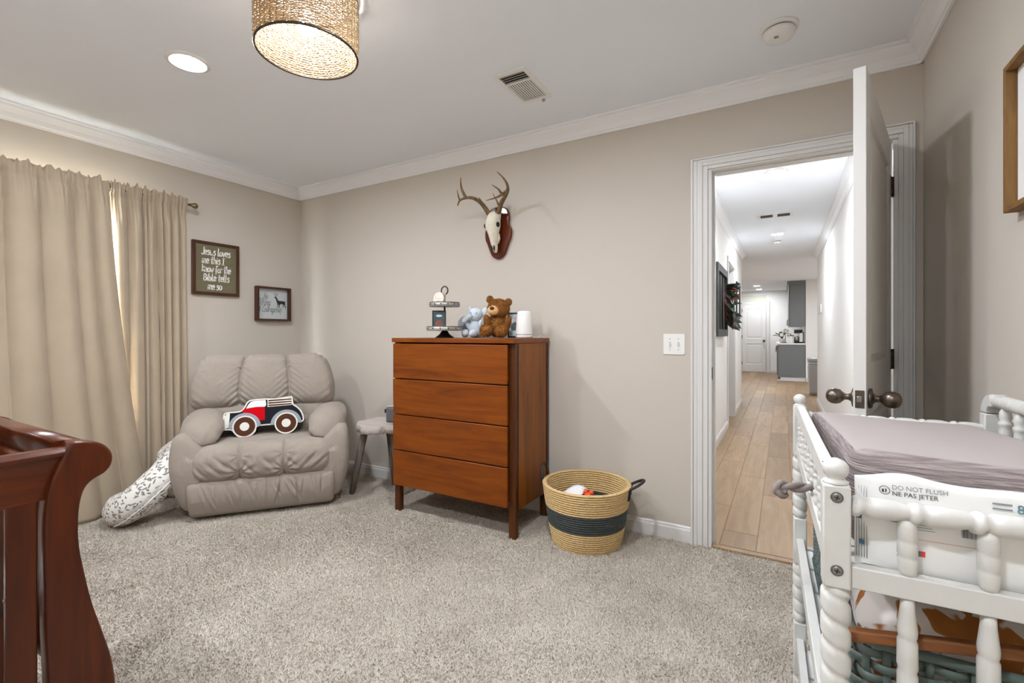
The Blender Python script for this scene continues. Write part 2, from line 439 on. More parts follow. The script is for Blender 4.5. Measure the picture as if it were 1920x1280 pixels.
MB().box(DX0 + .0175, DX0 + .020, YB + .008, YB + .036, .90, .965).build('strike_plate', 'dark_bronze', jamb, label='dark metal strike plate')
struct(MB().box(DX0 + .018, DX1 - .018, YB - .012, YB + .03, 0, .012).build('trim_8', 'plank_wood', bevel=.004), 'pale wood threshold strip between carpet and planks')

# window behind the curtains
wn = struct(thing('window_1', 'white window behind the linen curtains', 'window')); del wn['category']
f = MB(); xm = XL - .07
f.box(xm - .03, XL, WY0, WY0 + .05, WZ0, WZ1); f.box(xm - .03, XL, WY1 - .05, WY1, WZ0, WZ1); f.box(xm - .03, XL, WY0 + .05, WY1 - .05, WZ1 - .05, WZ1); f.box(xm - .03, XL, WY0 + .05, WY1 - .05, WZ0, WZ0 + .05)
f.build('window_frame', 'trim_white', wn)
f = MB(); zm = (WZ0 + WZ1) / 2; f.box(xm - .02, xm + .015, WY0 + .05, WY1 - .05, zm - .025, zm + .025)
f.build('window_sash', 'trim_white', wn)
for z0, z1 in ((WZ0 + .05, zm - .025), (zm + .025, WZ1 - .05)): MB().box(xm - .003, xm + .003, WY0 + .05, WY1 - .05, z0, z1).build('pane', 'window_glass', wn)
MB().box(XL - .01, XL + .018, WY0 - .06, WY1 + .06, WZ0 - .025, WZ0).build('window_sill', 'trim_white', wn, bevel=.004)
struct(MB().box(XL - 40, XL - TH - .02, -30, 30, -.6, -.45).build('floor_outside', 'lawn'), 'pale lawn outside the window')

# ---- hallway and the kitchen beyond
KX0, KX1, KYE = -2.6, 1.6, 16.0
struct(MB().box(KX0, KX1, YB + .06, KYE + .1, -.06, -.004).build('floor_hall', 'plank_wood'), 'pale wood plank floor of the hallway and kitchen')
fh = bpy.data.objects['floor_hall']
PW, PL = .178, 1.22
pm = MB().box(0, PW - .0022, 0, PL - .003, -.006, 0).build('plank', 'plank_wood', fh, bevel=.0012, seg=1)
row0 = 0; first = True; ix = 0
x = HX0 - .6
while x < .75:
    off = (ix * .437) % PL; y = YB + .03 - off
    while y < KYE:
        y0 = max(y, YB + .03); y1 = min(y + PL, KYE)
        vis = (x + PW > HX0 and x < HX1) if y1 < HYE else True
        if vis and y1 - y0 > .05:
            if y0 == y and y1 == y + PL:
                if first: o = pm; first = False
                else: o = pm.copy(); col.objects.link(o)
                o.parent = fh; o.location = (x, y, 0)
            else:
                MB().box(0, PW - .0022, 0, y1 - y0 - .003, -.006, 0).build('plank', 'plank_wood', fh, bevel=.0012, seg=1, loc=(x, y0, 0))
        y += PL
    x += PW; ix += 1
struct(MB().box(KX0, KX1, YB + TH, KYE + .1, ZC, ZC + .1).build('ceiling_hall', 'ceiling_paint'), 'white hallway ceiling')
HD0, HD1 = 6.32, 7.2
w = MB(); w.box(HX0 - .1, HX0, YB + TH, HD0, 0, ZC); w.box(HX0 - .1, HX0, HD1, HYE, 0, ZC); w.box(HX0 - .1, HX0, HD0, HD1, 2.04, ZC)
struct(w.build('wall_hall_left', 'hall_paint'), 'pale hallway wall with the frames and wreath')
w = MB(); w.box(HX1, HX1 + .1, YB + TH, 9.2, 0, ZC); struct(w.build('wall_hall_right', 'hall_paint'), 'pale hallway wall on the right')
struct(MB().box(HX0, DX0, YB + TH - .002, YB + TH + .002, 0, ZC).build('wall_hall_near', 'hall_paint'), 'hallway side of the bedroom wall')
# room off the hall on the left: a shallow lit bedroom entry
w = MB(); w.box(HX0 - 1.4, HX0 - .1, HD0 - .5, HD0 - .4, 0, ZC); w.box(HX0 - 1.4, HX0 - .1, HYE - .1, HYE, 0, ZC); w.box(HX0 - 1.5, HX0 - 1.4, HD0 - .5, HYE, 0, ZC)
struct(w.build('wall_side_room', 'hall_paint'), 'pale walls of the side room off the hallway')
d2 = MB(); 
for y0, y1 in ((HD0 - .06, HD0), (HD1, HD1 + .06)): d2.box(HX0, HX0 + .016, y0, y1, 0, 2.1)
d2.box(HX0, HX0 + .016, HD0, HD1, 2.04, 2.1)
struct(d2.build('trim_9', 'trim_white', bevel=.003), 'white casing round the side doorway in the hallway')
d2 = MB(); d2.box(HX0 - .1, HX0, HD1 - .012, HD1, 0, 2.04); d2.box(HX0 - .1, HX0, HD0, HD0 + .012, 0, 2.04); d2.box(HX0 - .1, HX0, HD0 + .012, HD1 - .012, 2.028, 2.04)
struct(d2.build('trim_10', 'trim_white'), 'white jamb of the side doorway in the hallway')
for nm, x, n, y0, y1, lb in (('trim_11', HX0, 1, YB + TH, HYE, 'left'), ('trim_12', HX1, -1, YB + TH, 9.2, 'right')):
    struct(MB().extrude(CROWN, (x, y0, ZC), (x, y1, ZC), (n, 0, 0)).build(nm, 'crown_white'), 'white crown moulding on the %s of the hallway' % lb)
b = MB(); b.extrude(BASE, (HX0, YB + TH, 0), (HX0, HD0 - .06, 0), (1, 0, 0)); b.extrude(BASE, (HX0, HD1 + .06, 0), (HX0, HYE, 0), (1, 0, 0))
struct(b.build('baseboard_hall_left', 'trim_white'), 'white baseboard on the left of the hallway')
struct(MB().extrude(BASE, (HX1, YB + TH, 0), (HX1, 9.2, 0), (-1, 0, 0)).build('baseboard_hall_right', 'trim_white'), 'white baseboard on the right of the hallway')
# kitchen shell
w = MB(); w.box(KX0, KX1, KYE, KYE + .1, 0, ZC); struct(w.build('wall_kitchen_far', 'hall_paint'), 'far kitchen wall with the white door')
w = MB(); w.box(KX0 - .1, KX0, HYE - .1, KYE, 0, ZC); w.box(KX0, HX0 - .1, HYE - .1, HYE, 0, ZC); struct(w.build('wall_kitchen_left', 'hall_paint'), 'left kitchen wall')
w = MB(); w.box(KX1, KX1 + .1, 9.1, KYE, 0, ZC); w.box(HX1 + .1, KX1, 9.1, 9.2, 0, ZC); struct(w.build('wall_kitchen_right', 'hall_paint'), 'right wall of the open kitchen')
w = MB(); w.box(.475, 1.6, 13.3, 13.4, 0, ZC); w.box(.475, .55, 13.4, KYE, 0, ZC); struct(w.build('wall_kitchen_stub', 'hall_paint'), 'white wall beside the grey kitchen cabinets')
b = MB(); b.extrude(BASE, (.475, 13.3, 0), (1.6, 13.3, 0), (0, -1, 0)); b.extrude(BASE, (-.36, KYE, 0), (.47, KYE, 0), (0, -1, 0))
struct(b.build('baseboard_kitchen', 'trim_white'), 'white baseboard in the kitchen')

# ---- doors
def panel_door(parent, w, h, th, mat, panels, stile, both=True):
    """slab of stiles and rails with raised panels; local x along the width, y thickness, z up"""
    m = MB(); m.box(0, stile, -th / 2, th / 2, 0, h); m.box(w - stile, w, -th / 2, th / 2, 0, h); zs = [0]
    for a, b in panels: zs += [a, b]
    zs.append(h)
    for k in range(0, len(zs), 2): m.box(stile, w - stile, -th / 2, th / 2, zs[k], zs[k + 1])
    m.build('door_slab', mat, parent, bevel=.0015, seg=1)
    for a, b in panels:
        p = MB(); x0, x1 = stile, w - stile
        for sg in (-1, 1):
            def ring(i, d): return [(x0 + i, sg * d, a + i), (x1 - i, sg * d, a + i), (x1 - i, sg * d, b - i), (x0 + i, sg * d, b - i)]
            rr = [ring(0, th / 2), ring(.012, th / 2 - .009), ring(.030, th / 2 - .010), ring(.045, th / 2 - .003)]
            vs = [q for r in rr for q in r]; fs = []
            for k in range(3):
                for q in range(4): fs.append((k * 4 + q, k * 4 + (q + 1) % 4, k * 4 + 4 + (q + 1) % 4, k * 4 + 4 + q))
            fs.append((12, 13, 14, 15)); p.add(vs, fs)
        p.build('panel', mat, parent)
HINGE = Vector((.408, YB - .012, 0)); FREE = Vector((.216, 1.886, 0)); LW = (FREE - HINGE).length
dr = thing('door_1', 'white panelled bedroom door standing open towards the camera', 'door', HINGE + Vector((0, 0, .012)), math.atan2(FREE.y - HINGE.y, FREE.x - HINGE.x)); struct(dr)
del dr['category']
panel_door(dr, LW, 2.000, .035, 'door_white', [(.24, .86), (1.02, 1.87)], .115)
# knobs: lathe about local y, on both faces
KP = [(.032, 0), (.034, .004), (.032, .009), (.020, .011), (.013, .016), (.0105, .022), (.0105, .030), (.016, .036), (.024, .044), (.0275, .056), (.0265, .068), (.021, .078), (.012, .084), (.002, .086)]
for sg in (-1, 1):
    kb = MB().lathe(KP, 24, M=Matrix.Rotation(-sg * PI / 2, 3, 'X').to_4x4()).build('door_knob', 'bronze', dr, loc=(LW - .06, sg * .0175, .92))
MB().box(LW - .0005, LW + .0015, -.0125, .0125, .892, .95).build('latch_plate', 'bronze', dr, bevel=.001)
MB().box(LW, LW + .009, -.007, .007, .911, .931).build('latch_bolt', 'steel', dr, bevel=.002)
for z in (.21, 1.02, 1.80):
    h = MB(); h.lathe([(.0065, -.045), (.0065, .045)], 10, o=(-.004, .022, z)); h.box(-.001, .030, .0176, .0196, z - .045, z + .045); h.box(-.036, -.004, .020, .023, z - .045, z + .045)
    hg = h.build('hinge', 'dark_bronze', dr)
    for dz in (-.022, .022): MB().box(.004, .010, .0194, .0204, z + dz - .009, z + dz + .009).build('screw_slot', 'steel', hg)

kd = thing('door_2', 'white two panel door at the far end of the kitchen', 'door', (-1.08, KYE - .02, .01)); struct(kd); del kd['category']
panel_door(kd, .64, 2.03, .035, 'door_white', [(.22, .84), (1.0, 1.9)], .1)
MB().lathe(KP, 14, M=Matrix.Rotation(PI / 2, 3, 'X').to_4x4()).build('door_knob', 'dark_bronze', kd, loc=(.585, -.0175, .93))
for z in (.25, 1.05, 1.85): MB().box(-.012, .004, -.03, -.016, z - .05, z + .05).build('hinge', 'dark_bronze', kd)
c = MB()
c.box(-1.175, -1.085, KYE - .03, KYE, 0, 2.13); c.box(-.435, -.345, KYE - .03, KYE, 0, 2.13); c.box(-1.085, -.435, KYE - .03, KYE, 2.045, 2.13)
struct(c.build('trim_13', 'trim_white', bevel=.004), 'white casing round the far kitchen door')

# ------------------------------------------------------------------ ceiling fixtures
def downlight(x, y, label, lens='lamp_lens', r=.068, grp='recessed ceiling lights'):
    t = thing('recessed_light', label, 'ceiling light', (x, y, ZC), 0, grp)
    n = 32
    MB().lathe([(r, -.004), (r + .004, -.009), (r + .022, -.006), (r + .026, 0)], n, caps=False).build('trim_ring', 'white_plastic', t)
    MB().lathe([(.001, -.0045), (r, -.005), (r, -.004), (.001, -.0038)], n, caps=True).build('lens', lens, t)
    return t
downlight(-2.452, 1.164, 'round recessed ceiling light between the curtains and the woven drum lamp')
downlight(-.79, 1.164, 'round recessed bedroom ceiling light on the door side, above the picture edge')
downlight(-2.452, -.3, 'round recessed bedroom ceiling light behind the camera on the window side')
downlight(-.32, -.3, 'unseen recessed bedroom ceiling light behind the camera, placed to fill the door shadow')  # unseen lamp, shifted sideways to fill the door's shadow on the right wall
downlight(-.05, 4.30, 'recessed hallway ceiling light nearest the bedroom door', 'lamp_lens_hall', .062)
downlight(-.06, 6.97, 'recessed hallway ceiling light beside the small smoke detector', 'lamp_lens_hall', .062)
downlight(-.61, 14.2, 'recessed kitchen ceiling light, the nearer of the far pair', 'lamp_lens_kitchen')
downlight(-.6, 15.3, 'recessed kitchen ceiling light nearest the far white door', 'lamp_lens_kitchen')
downlight(-1.4, 10.8, 'recessed kitchen ceiling light hidden left of the hallway', 'lamp_lens_hall', .075)
downlight(.7, 11.2, 'recessed kitchen ceiling light hidden right of the hallway', 'lamp_lens_hall', .075)

# woven drum lamp
LX, LY, LZ, LR, LH = -1.556, 1.150, 2.205, .179, .215
lamp = thing('drum_lamp', 'round woven rattan drum lamp close to the ceiling', 'ceiling lamp', (LX, LY, ZC))
sh = MB(); NR = 23; NS = 44; Z0 = LZ - ZC
for i in range(NR):
    z = Z0 + .006 + (LH - .012) * i / (NR - 1)
    for ph in (0, 1):
        pts = []
        for k in range(NS * 4):
            a = 2 * PI * k / (NS * 4); rr = LR + .0035 * math.cos(a * NS / 2 + PI * ph + PI * (i % 2)) + RNG.normal(0, .0006)
            pts.append((rr * math.cos(a), rr * math.sin(a), z + (.0017 if ph else -.0017) * math.cos(a * NS + i) + RNG.normal(0, .0007)))
        sh.tube(pts, .0026, 4, closed=True)
sh.build('woven_shade', 'rattan', lamp)
rb = MB()
for k in range(NS):
    a = 2 * PI * (k + .5) / NS; rb.tube([(LR * math.cos(a), LR * math.sin(a), Z0), (LR * math.cos(a), LR * math.sin(a), Z0 + LH)], .0016, 5)
rb.build('shade_ribs', 'dark_bronze', lamp)
for z in (Z0, Z0 + LH): MB().tube([(LR * math.cos(2 * PI * k / 64), LR * math.sin(2 * PI * k / 64), z) for k in range(64)], .0042, 6, closed=True).build('shade_rim', 'dark_bronze', lamp)
MB().lathe([(.002, -.024), (.15, -.024), (.168, -.020), (.17, 0)], 40).build('canopy', 'trim_white', lamp)
MB().lathe([(.02, -.024), (.022, -.06), (.018, -.075), (.014, -.08)], 16).build('socket', 'white_plastic', lamp)
bl = MB(); vs, fs = ellipsoid((0, 0, -.135), (.032, .032, .036), 20, 14); bl.add(vs, fs, True); bl.lathe([(.014, -.08), (.016, -.10), (.026, -.118)], 16); bl.build('bulb', 'bulb_glow', lamp)
for k in range(3):
    a = 2 * PI * k / 3 + .4; MB().tube([(.02 * math.cos(a), .02 * math.sin(a), -.03), (LR * math.cos(a), LR * math.sin(a), Z0 + LH)], .002, 6).build('spoke', 'dark_bronze', lamp)

# ceiling register
vt = thing('ceiling_vent', 'white metal ceiling air vent with two sets of louvres', 'vent', (-1.172, 2.155, ZC))
p = MB(); W2, D2 = .090, .165
p.box(-W2, W2, -D2, -D2 + .028, -.008, 0); p.box(-W2, W2, D2 - .028, D2, -.008, 0); p.box(-W2, -W2 + .02, -D2 + .028, D2 - .028, -.008, 0); p.box(W2 - .02, W2, -D2 + .028, D2 - .028, -.008, 0); p.box(-W2 + .02, W2 - .02, -.062, -.05, -.008, 0)
p.build('vent_frame', 'white_plastic', vt, bevel=.002)
MB().box(-W2 + .02, W2 - .02, -D2 + .028, D2 - .028, -.0012, -.0004).build('vent_shadow', 'dark_gap', vt)
for k in range(4):
    y = -D2 + .034 + k * .0185; MB().box(-W2 + .02, W2 - .02, -.0055, .0055, -.0009, .0009, M=Matrix.Translation((0, y + .004, -.0045)) @ Matrix.Rotation(.35, 4, 'X')).build('louvre', 'galvanised', vt)
for k in range(11):
    x = -W2 + .027 + k * .0126; MB().box(-.0048, .0048, -.05, D2 - .028, -.0009, .0009, M=Matrix.Translation((x, 0, -.0045)) @ Matrix.Rotation(.25, 4, 'Y')).build('louvre', 'white_plastic', vt)
MB().box(.03, .045, D2 - .012, D2 - .002, -.02, -.008).build('damper_lever', 'galvanised', vt)

def smoke(name, x, y, label, r=.072, parts=True):
    t = thing(name, label, 'smoke detector', (x, y, ZC), 0, 'smoke detectors')
    MB().lathe([(r * 1.02, 0), (r * 1.0, -.008), (r * .9, -.012)], 32, caps=True).build('mount_ring', 'white_plastic', t)
    MB().lathe([(r * .80, -.012), (r * .80, -.017)], 32).build('dark_seam', 'dark_gap', t)
    MB().lathe([(r * .86, -.017), (r * .84, -.030), (r * .72, -.044), (r * .45, -.048), (.001, -.048)], 32).build('cover', 'white_plastic', t)
    for k in range(3): MB().box(-.008, .008, -.0015, .0015, -.0492, -.0478).build('grille_slot', 'galv_dark', t, loc=(-.01, -.028 + k * .006, 0))
    return t
smoke('smoke_detector', -.014, 2.285, 'white round smoke detector on the bedroom ceiling above the doorway')
smoke('smoke_detector', -.065, 7.45, 'small white smoke detector on the hallway ceiling', .05)
hv = thing('hall_vent', 'white hallway ceiling vent with two dark grilles', 'vent', (-.075, 5.86, ZC))
p = MB(); p.box(-.17, .17, -.09, -.07, -.008, 0); p.box(-.17, .17, .07, .09, -.008, 0); p.box(-.17, -.14, -.07, .07, -.008, 0); p.box(.14, .17, -.07, .07, -.008, 0); p.box(-.022, .022, -.07, .07, -.008, 0); p.build('vent_frame', 'white_plastic', hv)
MB().box(-.14, .14, -.07, .07, -.0012, -.0004).build('vent_shadow', 'dark_gap', hv)
for sx in (-.081, .081):
    for k in range(4): MB().box(sx - .059, sx + .059, -.010, .010, -.001, .001, M=Matrix.Translation((0, -.051 + k * .034, -.005)) @ Matrix.Rotation(.5, 4, 'X')).build('louvre', 'galvanised', hv)

# ------------------------------------------------------------------ dresser
DRX0, DRX1, DRY0, DRY1, DRZ = -2.188, -1.285, 2.245, 2.695, 1.12
ds = thing('dresser', 'tall reddish brown wooden dresser with four drawers', 'dresser', (DRX0, DRY0, 0)); Wd = DRX1 - DRX0; Dd = DRY1 - DRY0
MB().box(-.004, Wd + .004, -.006, Dd, DRZ - .028, DRZ).build('dresser_top', 'dresser_wood', ds, bevel=.003)
for x0 in (.0, Wd - .020): MB().box(x0, x0 + .020, .044, Dd - .030, .155, DRZ - .028).build('side_panel', 'dresser_side', ds, bevel=.002)
MB().box(.02, Wd - .02, Dd - .018, Dd - .008, .16, DRZ - .028).build('back_panel', 'dresser_side', ds)
MB().box(.04, Wd - .04, .03, Dd - .02, .20, .215).build('bottom_panel', 'dresser_side', ds)
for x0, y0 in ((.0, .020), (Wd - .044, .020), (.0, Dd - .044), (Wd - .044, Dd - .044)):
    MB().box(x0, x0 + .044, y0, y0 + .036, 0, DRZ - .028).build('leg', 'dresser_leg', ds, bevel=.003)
dz = [DRZ - .036, .861, .617, .373, .136]
dz = [1.087, .8605, .632, .404, .176]
for k in range(4):
    z1, z0 = dz[k] - .003, dz[k + 1] + .003
    M = Matrix.Translation((Wd / 2 - .012, -.002, (z0 + z1) / 2)) @ Matrix.Rotation((.000, .020, .004, .012)[k], 4, 'X')
    hw = Wd / 2 - .025; hh = (z1 - z0) / 2
    dw = thing('drawer', None, None); dw.parent = ds
    MB().box(-hw, hw, -.009, .009, -hh, hh, M=M).build('drawer_front', 'dresser_wood', dw, bevel=.003)
    MB().box(.03, Wd - .05, .012, Dd - .06, z0 + .02, z1 - .03).build('drawer_box', 'dresser_side', dw)

# ------------------------------------------------------------------ recliner
rc = thing('recliner', 'taupe fabric recliner armchair in the corner beside the curtains', 'armchair', (-3.168, 2.049, 0), math.radians(51.5))
def wr(x, a, w): return math.exp(-((x - a) / w) ** 2)
def star(x, z, x0, z0, k, amp, R, up=None):
    """gathers radiating from a stitched point"""
    r = math.hypot(x - x0, z - z0); ph = math.atan2(z - z0, x - x0)
    return amp * math.cos(k * ph + 1.1 * math.sin(2 * ph)) * math.exp(-r / R) * (1 - math.exp(-r / .018))
def crease(x, z, xa, za, xb, zb, w, d):
    """soft valley with a raised lip along a line"""
    L2 = (xb - xa) ** 2 + (zb - za) ** 2; t_ = max(0, min(1, ((x - xa) * (xb - xa) + (z - za) * (zb - za)) / L2)); px_ = x - xa - t_ * (xb - xa); pz_ = z - za - t_ * (zb - za)
    sd = (px_ * (zb - za) - pz_ * (xb - xa)) / math.sqrt(L2); r = math.hypot(px_, pz_); f = math.sin(PI * min(1, .12 + t_ * .88)) if t_ < 1 else .2
    return d * f * (-math.exp(-(r / w) ** 2) + .6 * math.exp(-((sd - 2 * w) / (1.6 * w)) ** 2) * math.exp(-(max(0, r - 3 * w) / w) ** 2))
for sg in (-1, 1):
    arm = thing('arm', None, None); arm.parent = rc
    def arm_fn(x, y, z, sg=sg):
        zz = (z + .235) / .47
        fr = 1 if y < -.1 else 0
        y2 = y - fr * (.030 * math.sin(PI * zz) - .035 * (1 - zz) ** 2)
        x2 = x + sg * (.022 * math.sin(PI * zz) - .045 * (1 - zz) ** 2)
        # rounded shoulder sloping down to the inside
        z2 = z - (max(0, -sg * x + .03) * .75 if z > .1 else 0)
        return (x2, y2, z2)
    m = MB(); vs, fs = rbox((.088, .385, .245), .045, (10, 24, 20), (sg * .408, -.035, .297), arm_fn); m.add(vs, fs, True); m.build('arm_panel', 'recliner_fabric', arm)
    # puffy arm pad rolled over the front towards the seat
    P = [(.405, .26, .545), (.402, .14, .562), (.396, .0, .568), (.386, -.12, .564), (.374, -.22, .552), (.358, -.30, .526), (.338, -.352, .488), (.325, -.375, .455)]
    R = [.085, .095, .102, .107, .110, .104, .078, .040]; P = catmull(P, 8); R = np.interp(np.linspace(0, 1, len(P)), np.linspace(0, 1, len(R)), R); n = 40; vs = []
    for i, p in enumerate(P):
        a_ = np.array(P[max(0, i - 1)]); b_ = np.array(P[min(len(P) - 1, i + 1)]); t_ = b_ - a_; t_ /= np.linalg.norm(t_); side = np.array([1.0, 0, 0]); side -= t_ * side.dot(t_); side /= np.linalg.norm(side); up = np.cross(side, t_); up = up if up[2] > 0 or abs(up[2]) < .2 else -up
        if up[1] > .3 and t_[2] < -.5: up = -up
        for k in range(n):
            q = 2 * PI * k / n; c_, s_ = math.cos(q), math.sin(q); f = i / (len(P) - 1)
            rr = R[i] * (1 + (.045 * math.sin(q * 2 + 22 * f + sg) + .035 * math.sin(31 * f - 3 * q) + .05 * max(0, math.sin(4 * q + 16 * f)) ** 3) * (max(0, f - .35) * 1.3 + .1))
            v_ = np.array(p) + side * c_ * rr * 1.08 + up * s_ * rr * .72; vs.append((sg * v_[0], v_[1], v_[2]))
    m = MB(); N = len(P); fs = [(i * n + k, i * n + (k + 1) % n, (i + 1) * n + (k + 1) % n, (i + 1) * n + k) for i in range(N - 1) for k in range(n)] + [tuple(range(n))[::-1], tuple((N - 1) * n + k for k in range(n))]
    m.add(vs, fs, True); m.build('arm_pad', 'recliner_fabric', arm)
SEAMS = (-.135, .115)
def roll_fn(x, y, z):
    d = 0
    for s_ in SEAMS:
        dx = abs(x - s_); d -= .018 * math.exp(-dx / .008) + .012 * math.exp(-dx / .05)
        d += star(x, z, s_, -.05, 9, .010, .075) + star(x, z, s_, .05, 7, .005, .06)
    for q in ((-.36, -.01, -.30, -.08), (-.31, .02, -.22, -.07), (-.27, .05, -.16, -.05), (.0, .02, .09, -.07), (-.11, .0, -.03, -.08), (.14, .0, .22, -.06), (.30, .03, .19, -.08), (.36, .0, .27, -.07), (-.38, -.06, -.33, -.10)):
        d += crease(x, z, *q, .009, .009)
    bul = .014 * math.cos(min(1, abs(x) / .44) * PI / 2); fr = max(0, min(1, -y / .10))
    return (x, y - (bul + d) * fr, z + (.012 * math.cos(min(1, abs(x) / .44) * PI / 2) + d * .5) * max(-1, min(1, z / .11)) * (1 if z > 0 else .4))
m = MB(); vs, fs = rbox((.418, .150, .112), .095, (190, 18, 34), (0, -.310, .345), roll_fn); m.add(vs, fs, True); m.build('front_roll', 'recliner_fabric', rc)
m = MB(); vs, fs = rbox((.33, .27, .08), .05, (24, 14, 6), (0, -.10, .375), lambda x, y, z: (x, y, z + (.014 * math.cos(min(1, abs(x) / .33) * PI / 2) if z > 0 else 0))); m.add(vs, fs, True); m.build('seat_cushion', 'recliner_fabric', rc)
def foot_fn(x, y, z):
    zz = (z + .117) / .234; d = 0
    for k in range(17):
        xa = -.34 + k * .043 + .012 * math.sin(5 * k); d += crease(x, z, xa, .085 - .02 * math.sin(3 * k), xa + .03 * math.sin(2.3 * k) + .025, -.02 - .05 * abs(math.sin(1.7 * k)), .006, .0075)
    d += crease(x, z, .13, .09, .22, -.06, .008, .012) + crease(x, z, .10, .09, .06, -.08, .005, .008) + crease(x, z, .19, .09, .20, -.08, .005, .006)
    fr = 1 if y < 0 else 0
    return (x * (1 - .03 * (1 - zz)), y - d * fr - .020 * math.sin(PI * zz) * fr + .035 * (1 - zz) ** 2 * fr, z)
m = MB(); vs, fs = rbox((.422, .06, .117), .035, (190, 8, 34), (0, -.378, .139), foot_fn); m.add(vs, fs, True); m.build('footrest', 'recliner_fabric', rc)
TB = Matrix.Translation((-.045, .055, .60)) @ Matrix.Rotation(-.16, 4, 'X')
BS = (-.155, .155)
def back_fn(x, y, z):
    zz = (z + .20) / .40; hw = .475 - .095 * max(0, zz - .35) ** 1.5 * 1.6 - .010 * (1 - zz)
    x2 = x / .462 * hw; d = 0
    for s_ in BS:
        dx = abs(x - s_); k = max(0, 1 - zz); d -= .022 * math.exp(-dx / .009) + .024 * math.exp(-dx / .07)
        # chevron pleats that run down into the seam
        d += .010 * math.sin(150 * (z + .9 * dx) + 1.0) * math.exp(-dx / .055) * k ** 1.3 * (1 - math.exp(-dx / .01)) + .003 * math.sin(120 * (z + .6 * dx)) * math.exp(-dx / .05) * (1 - k)
    e = max(0, (abs(x) - .33) / .13); d += .008 * math.sin(110 * (z - .8 * abs(x))) * e * (.2 + 1.0 * max(0, .3 - zz) / .3 + max(0, zz - .82) / .18)
    fr = max(0, min(1, -y / .08)); bul = .035 * math.sin(PI * min(1, max(0, zz)) ** .8)
    return (x2, y - (bul + d) * fr, z + (d * .7 if z > .1 else 0))
bk = thing('backrest', None, None); bk.parent = rc
m = MB(); vs, fs = rbox((.462, .095, .200), .085, (190, 12, 64), (0, 0, 0), back_fn); vs = [TB @ Vector((v[0], v[1], v[2] + .205)) for v in vs]; m.add(vs, fs, True); m.build('upper_back', 'recliner_fabric', bk)
def lum_fn(x, y, z):
    d = sum(star(x, z, q, .09, 7, .006, .06) for q in (-.155, .155)) + crease(x, z, -.3, .07, -.1, .02, .012, .008) + crease(x, z, .12, .06, .3, .0, .012, .008)
    return (x * (1 - .16 * max(0, -z / .13)), y - ((.02 * math.sin(PI * (z + .135) / .27) + d) if y < 0 else 0), z)
m = MB(); vs, fs = rbox((.43, .08, .135), .06, (90, 8, 28), (0, 0, 0), lum_fn); vs = [TB @ Vector((v[0], v[1] + .012, v[2] - .068)) for v in vs]; m.add(vs, fs, True); m.build('lumbar', 'recliner_fabric', bk)
m = MB(); vs, fs = rbox((.40, .07, .36), .06, (12, 6, 18), (0, 0, 0), lambda x, y, z: (x * (1 - .10 * max(0, z / .36) ** 2), y, z)); vs = [TB @ Vector((v[0], v[1] + .105, v[2] - .0)) for v in vs]; m.add(vs, fs, True); m.build('back_shell', 'recliner_fabric', bk)
MB().box(-.36, .36, -.30, .28, .05, .30).build('frame', 'black_felt', rc)
for sx in (-.27, .27): MB().box(sx - .03, sx + .03, -.30, .30, .0, .052).build('rocker_base', 'black_metal', rc, bevel=.008)

# truck shaped cushion on the seat
tk = thing('truck_cushion', 'truck shaped cushion with red cab door and brown wheels on the recliner', 'cushion')
tk.parent = None
ru = Vector((math.cos(math.radians(51.5)), math.sin(math.radians(51.5)), 0)); rf = Vector((math.sin(math.radians(51.5)), -math.cos(math.radians(51.5)), 0))
TM = Matrix.Translation(Vector((-3.168, 2.049, 0)) + ru * -.020 + rf * .165 + Vector((0, 0, .452))) @ Matrix.Rotation(math.radians(51.5), 4, 'Z') @ Matrix.Rotation(-.22, 4, 'X') @ Matrix.Rotation(-.03, 4, 'Y')
tk.matrix_world = TM
OUT = catmull([(-.245, .06), (-.245, .15), (-.225, .175), (-.15, .178), (-.125, .20), (-.105, .235), (-.075, .248), (.0, .25), (.06, .245), (.15, .252), (.172, .245), (.178, .20), (.20, .18), (.225, .15), (.24, .11), (.238, .075), (.20, .065), (.19, .035), (.165, .01), (.13, 0), (.095, .012), (.075, .04), (.06, .065), (-.04, .065), (-.055, .035), (-.08, .01), (-.12, 0), (-.16, .01), (-.185, .04), (-.20, .055), (-.245, .06)], 4)[:-1]
OUT = [(x, z) for x, z in OUT]
def scaled(k, dx=0, dz=0):
    cx, cz = 0, .125; return [(cx + (x - cx) * k + dx, cz + (z - cz) * k + dz) for x, z in OUT]
m = MB(); m.prism(OUT, lambda x, z: (x, -.045, z), lambda x, z: (x, .06, z), smooth=True); m.build('cushion_body', 'black_felt', tk, bevel=.012, seg=3)
m = MB(); m.prism(OUT, lambda x, z: (x, -.0475, z), lambda x, z: (x, -.0445, z)); m.build('piping', 'cream_felt', tk)
def ins(k, dx=0): 
    # inset outline
    pts = [Vector((x, z, 0)) for x, z in OUT]; n = len(pts); r = []
    for i in range(n):
        t_ = (pts[(i + 1) % n] - pts[i - 1]).normalized(); r.append((pts[i].x + t_.y * k, pts[i].y - t_.x * k))
    return r
m = MB(); m.prism(ins(.009), lambda x, z: (x, -.0495, z), lambda x, z: (x, -.047, z)); m.build('truck_panel', 'black_felt', tk)
def patch(name, pts, d, mat): 
    m = MB(); m.prism(pts, lambda x, z: (x, -.0495 - d, z), lambda x, z: (x, -.0490, z)); return m.build(name, mat, tk)
patch('grille', [(-.236, .066), (-.236, .15), (-.222, .168), (-.205, .166), (-.212, .075)], .001, 'cream_felt')
patch('window', catmull([(-.112, .19), (-.09, .226), (-.06, .238), (.0, .238), (.005, .238), (.005, .196), (-.05, .196), (-.112, .19)], 3)[:-1], .001, 'white_felt')
